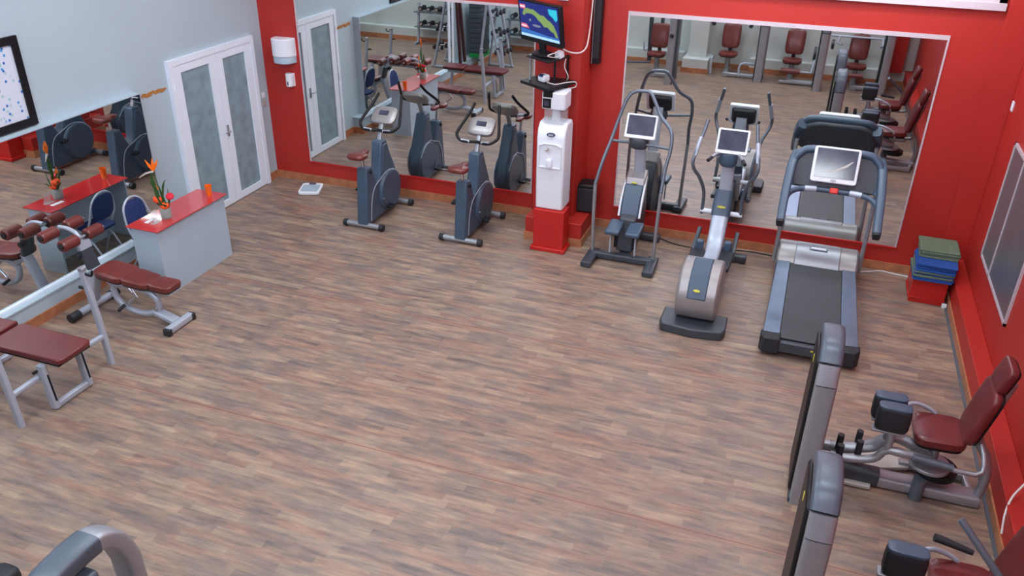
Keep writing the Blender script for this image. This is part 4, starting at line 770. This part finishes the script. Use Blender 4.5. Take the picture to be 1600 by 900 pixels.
# dumbbell racks, step stack, leaning pads (seen in the left back mirror)
t = thing('dumbbell_tree', 'slanted grey A-frame dumbbell rack reflected in the left back mirror', 'rack', (.65, -7.3, 0))
for y in (-7.75, -7.1):
    MB().strip([(.38, y, .02), (.58, y, 1.55)], .06, .05, (0, 1, 0)).build('upright', 'pearl', t); MB().strip([(.92, y, .02), (.58, y, 1.55)], .06, .05, (0, 1, 0)).build('upright', 'pearl', t)
    MB().strip([(.36, y, .03), (.96, y, .03)], .06, .05, (0, 1, 0)).build('floor_foot', 'pearl', t)
for z in (.35, .75, 1.15): MB().cyl((.90 - z * .21, -7.78, z), (.90 - z * .21, -7.07, z), .018, 8).build('shelf_rod', 'steel', t)
def dumbbell(c, ax, r, l, label, group, src=None):
    if src is not None: return dup(src, c, label)
    t = thing('dumbbell', label, 'dumbbell', c, group)
    d = Vector(ax); C = Vector(c)
    MB().cyl(C - d * l * .5, C + d * l * .5, .014, 8).build('handle', 'chrome', t)
    for s in (-1, 1):
        h_ = MB().cyl(C + d * s * l * .28, C + d * s * l * .5, r, 14).build('weight_head', 'rubber', t, bev=.006); MB().cyl(C + d * s * l * .5, C + d * s * (l * .5 + .006), r * .6, 12).build('end_plate', 'chrome', h_)
    return t
d0 = None; nm = ['lowest', 'middle', 'upper']; pos = ['far', 'centre', 'near']
for i, z in enumerate((.35, .75, 1.15)):
    for j, y in enumerate((-7.62, -7.42, -7.2)):
        lb = '%s dumbbell on the %s rod of the A-frame rack' % (pos[j], nm[i]); c = (.90 - z * .21 + .02, y, z + .075)
        if d0 is None: d0 = dumbbell(c, (1, 0, 0), .055, .24, lb, 'dumbbells on the A-frame rack')
        else: dumbbell(c, None, 0, 0, lb, None, d0)
t = thing('dumbbell_rack', 'long two tier grey dumbbell rack at the rear wall, reflected beside the television', 'rack', (1.4, -9.15, 0))
for x in (.3, 2.3): MB().strip([(x, -9.2, .02), (x, -9.3, .95)], .06, .06, (1, 0, 0)).build('upright', 'pearl', t); MB().strip([(x, -9.0, .03), (x, -9.38, .03)], .06, .05, (1, 0, 0)).build('floor_foot', 'pearl', t)
for z in (.41, .76): MB().cbox((1.3, -9.2, z), (2.1, .24, .02)).build('shelf', 'tubegrey', t, bev=.004)
e0 = None
for i, z in enumerate((.49, .84)):
    for j in range(9):
        c = (.44 + j * .215, -9.2, z + .005); lb = '%s dumbbell from the left on the %s tier of the long rack' % (['first', 'second', 'third', 'fourth', 'fifth', 'sixth', 'seventh', 'eighth', 'ninth'][j], ['lower', 'upper'][i])
        if e0 is None: e0 = dumbbell(c, (0, 1, 0), .06, .26, lb, 'dumbbells on the long rack')
        else: dumbbell(c, None, 0, 0, lb, None, e0)
s0 = None
for i in range(11):
    z = .275 + i * .105
    if i == 0:
        s0 = MB().prism(fillet_rect(-.15, .15, -.26, .26, .06), 'z', 0, .1).build('aerobic_step', 'stepgreen', bev=.01); s0.location = (.28, -7.4, z); tag(s0, 'green aerobic step at the bottom of the grey step stack', 'step', 'stacked aerobic steps')
    elif i == 1:
        s1 = MB().prism(fillet_rect(-.15, .15, -.26, .26, .06), 'z', 0, .1).build('aerobic_step', 'stepgrey', bev=.01); s1.location = (.28, -7.4, z); tag(s1, 'grey aerobic step in the tall stack, resting directly on the green one', 'step', 'stacked aerobic steps')
    else:
        c = s1.copy(); COL.objects.link(c); c.location = (.28 + random.uniform(-.008, .008), -7.4 + random.uniform(-.01, .01), z); c['label'] = 'grey aerobic step in the tall stack, %s above the green one' % ['', '', 'second', 'third', 'fourth', 'fifth', 'sixth', 'seventh', 'eighth', 'ninth', 'tenth'][i]
for y, l, lb in ((-6.55, -6.47, 'nearer dark maroon padded roll leaning on the grey wall above the ledge'), (-6.78, -6.62, 'farther dark maroon padded roll leaning on the grey wall above the ledge')):
    o = thing('leaning_pad', lb, 'pad', (.17, y, .275), 'maroon pads leaning against the wall'); MB().strip([(.185, y, .3), (.15, l, 1.6)], .1, .05, (0, 1, 0)).build('cover', 'dark', o); MB().strip([(.185, y, .275), (.184, y + .003, .3)], .105, .055, (0, 1, 0)).build('end_cap', 'black', o)
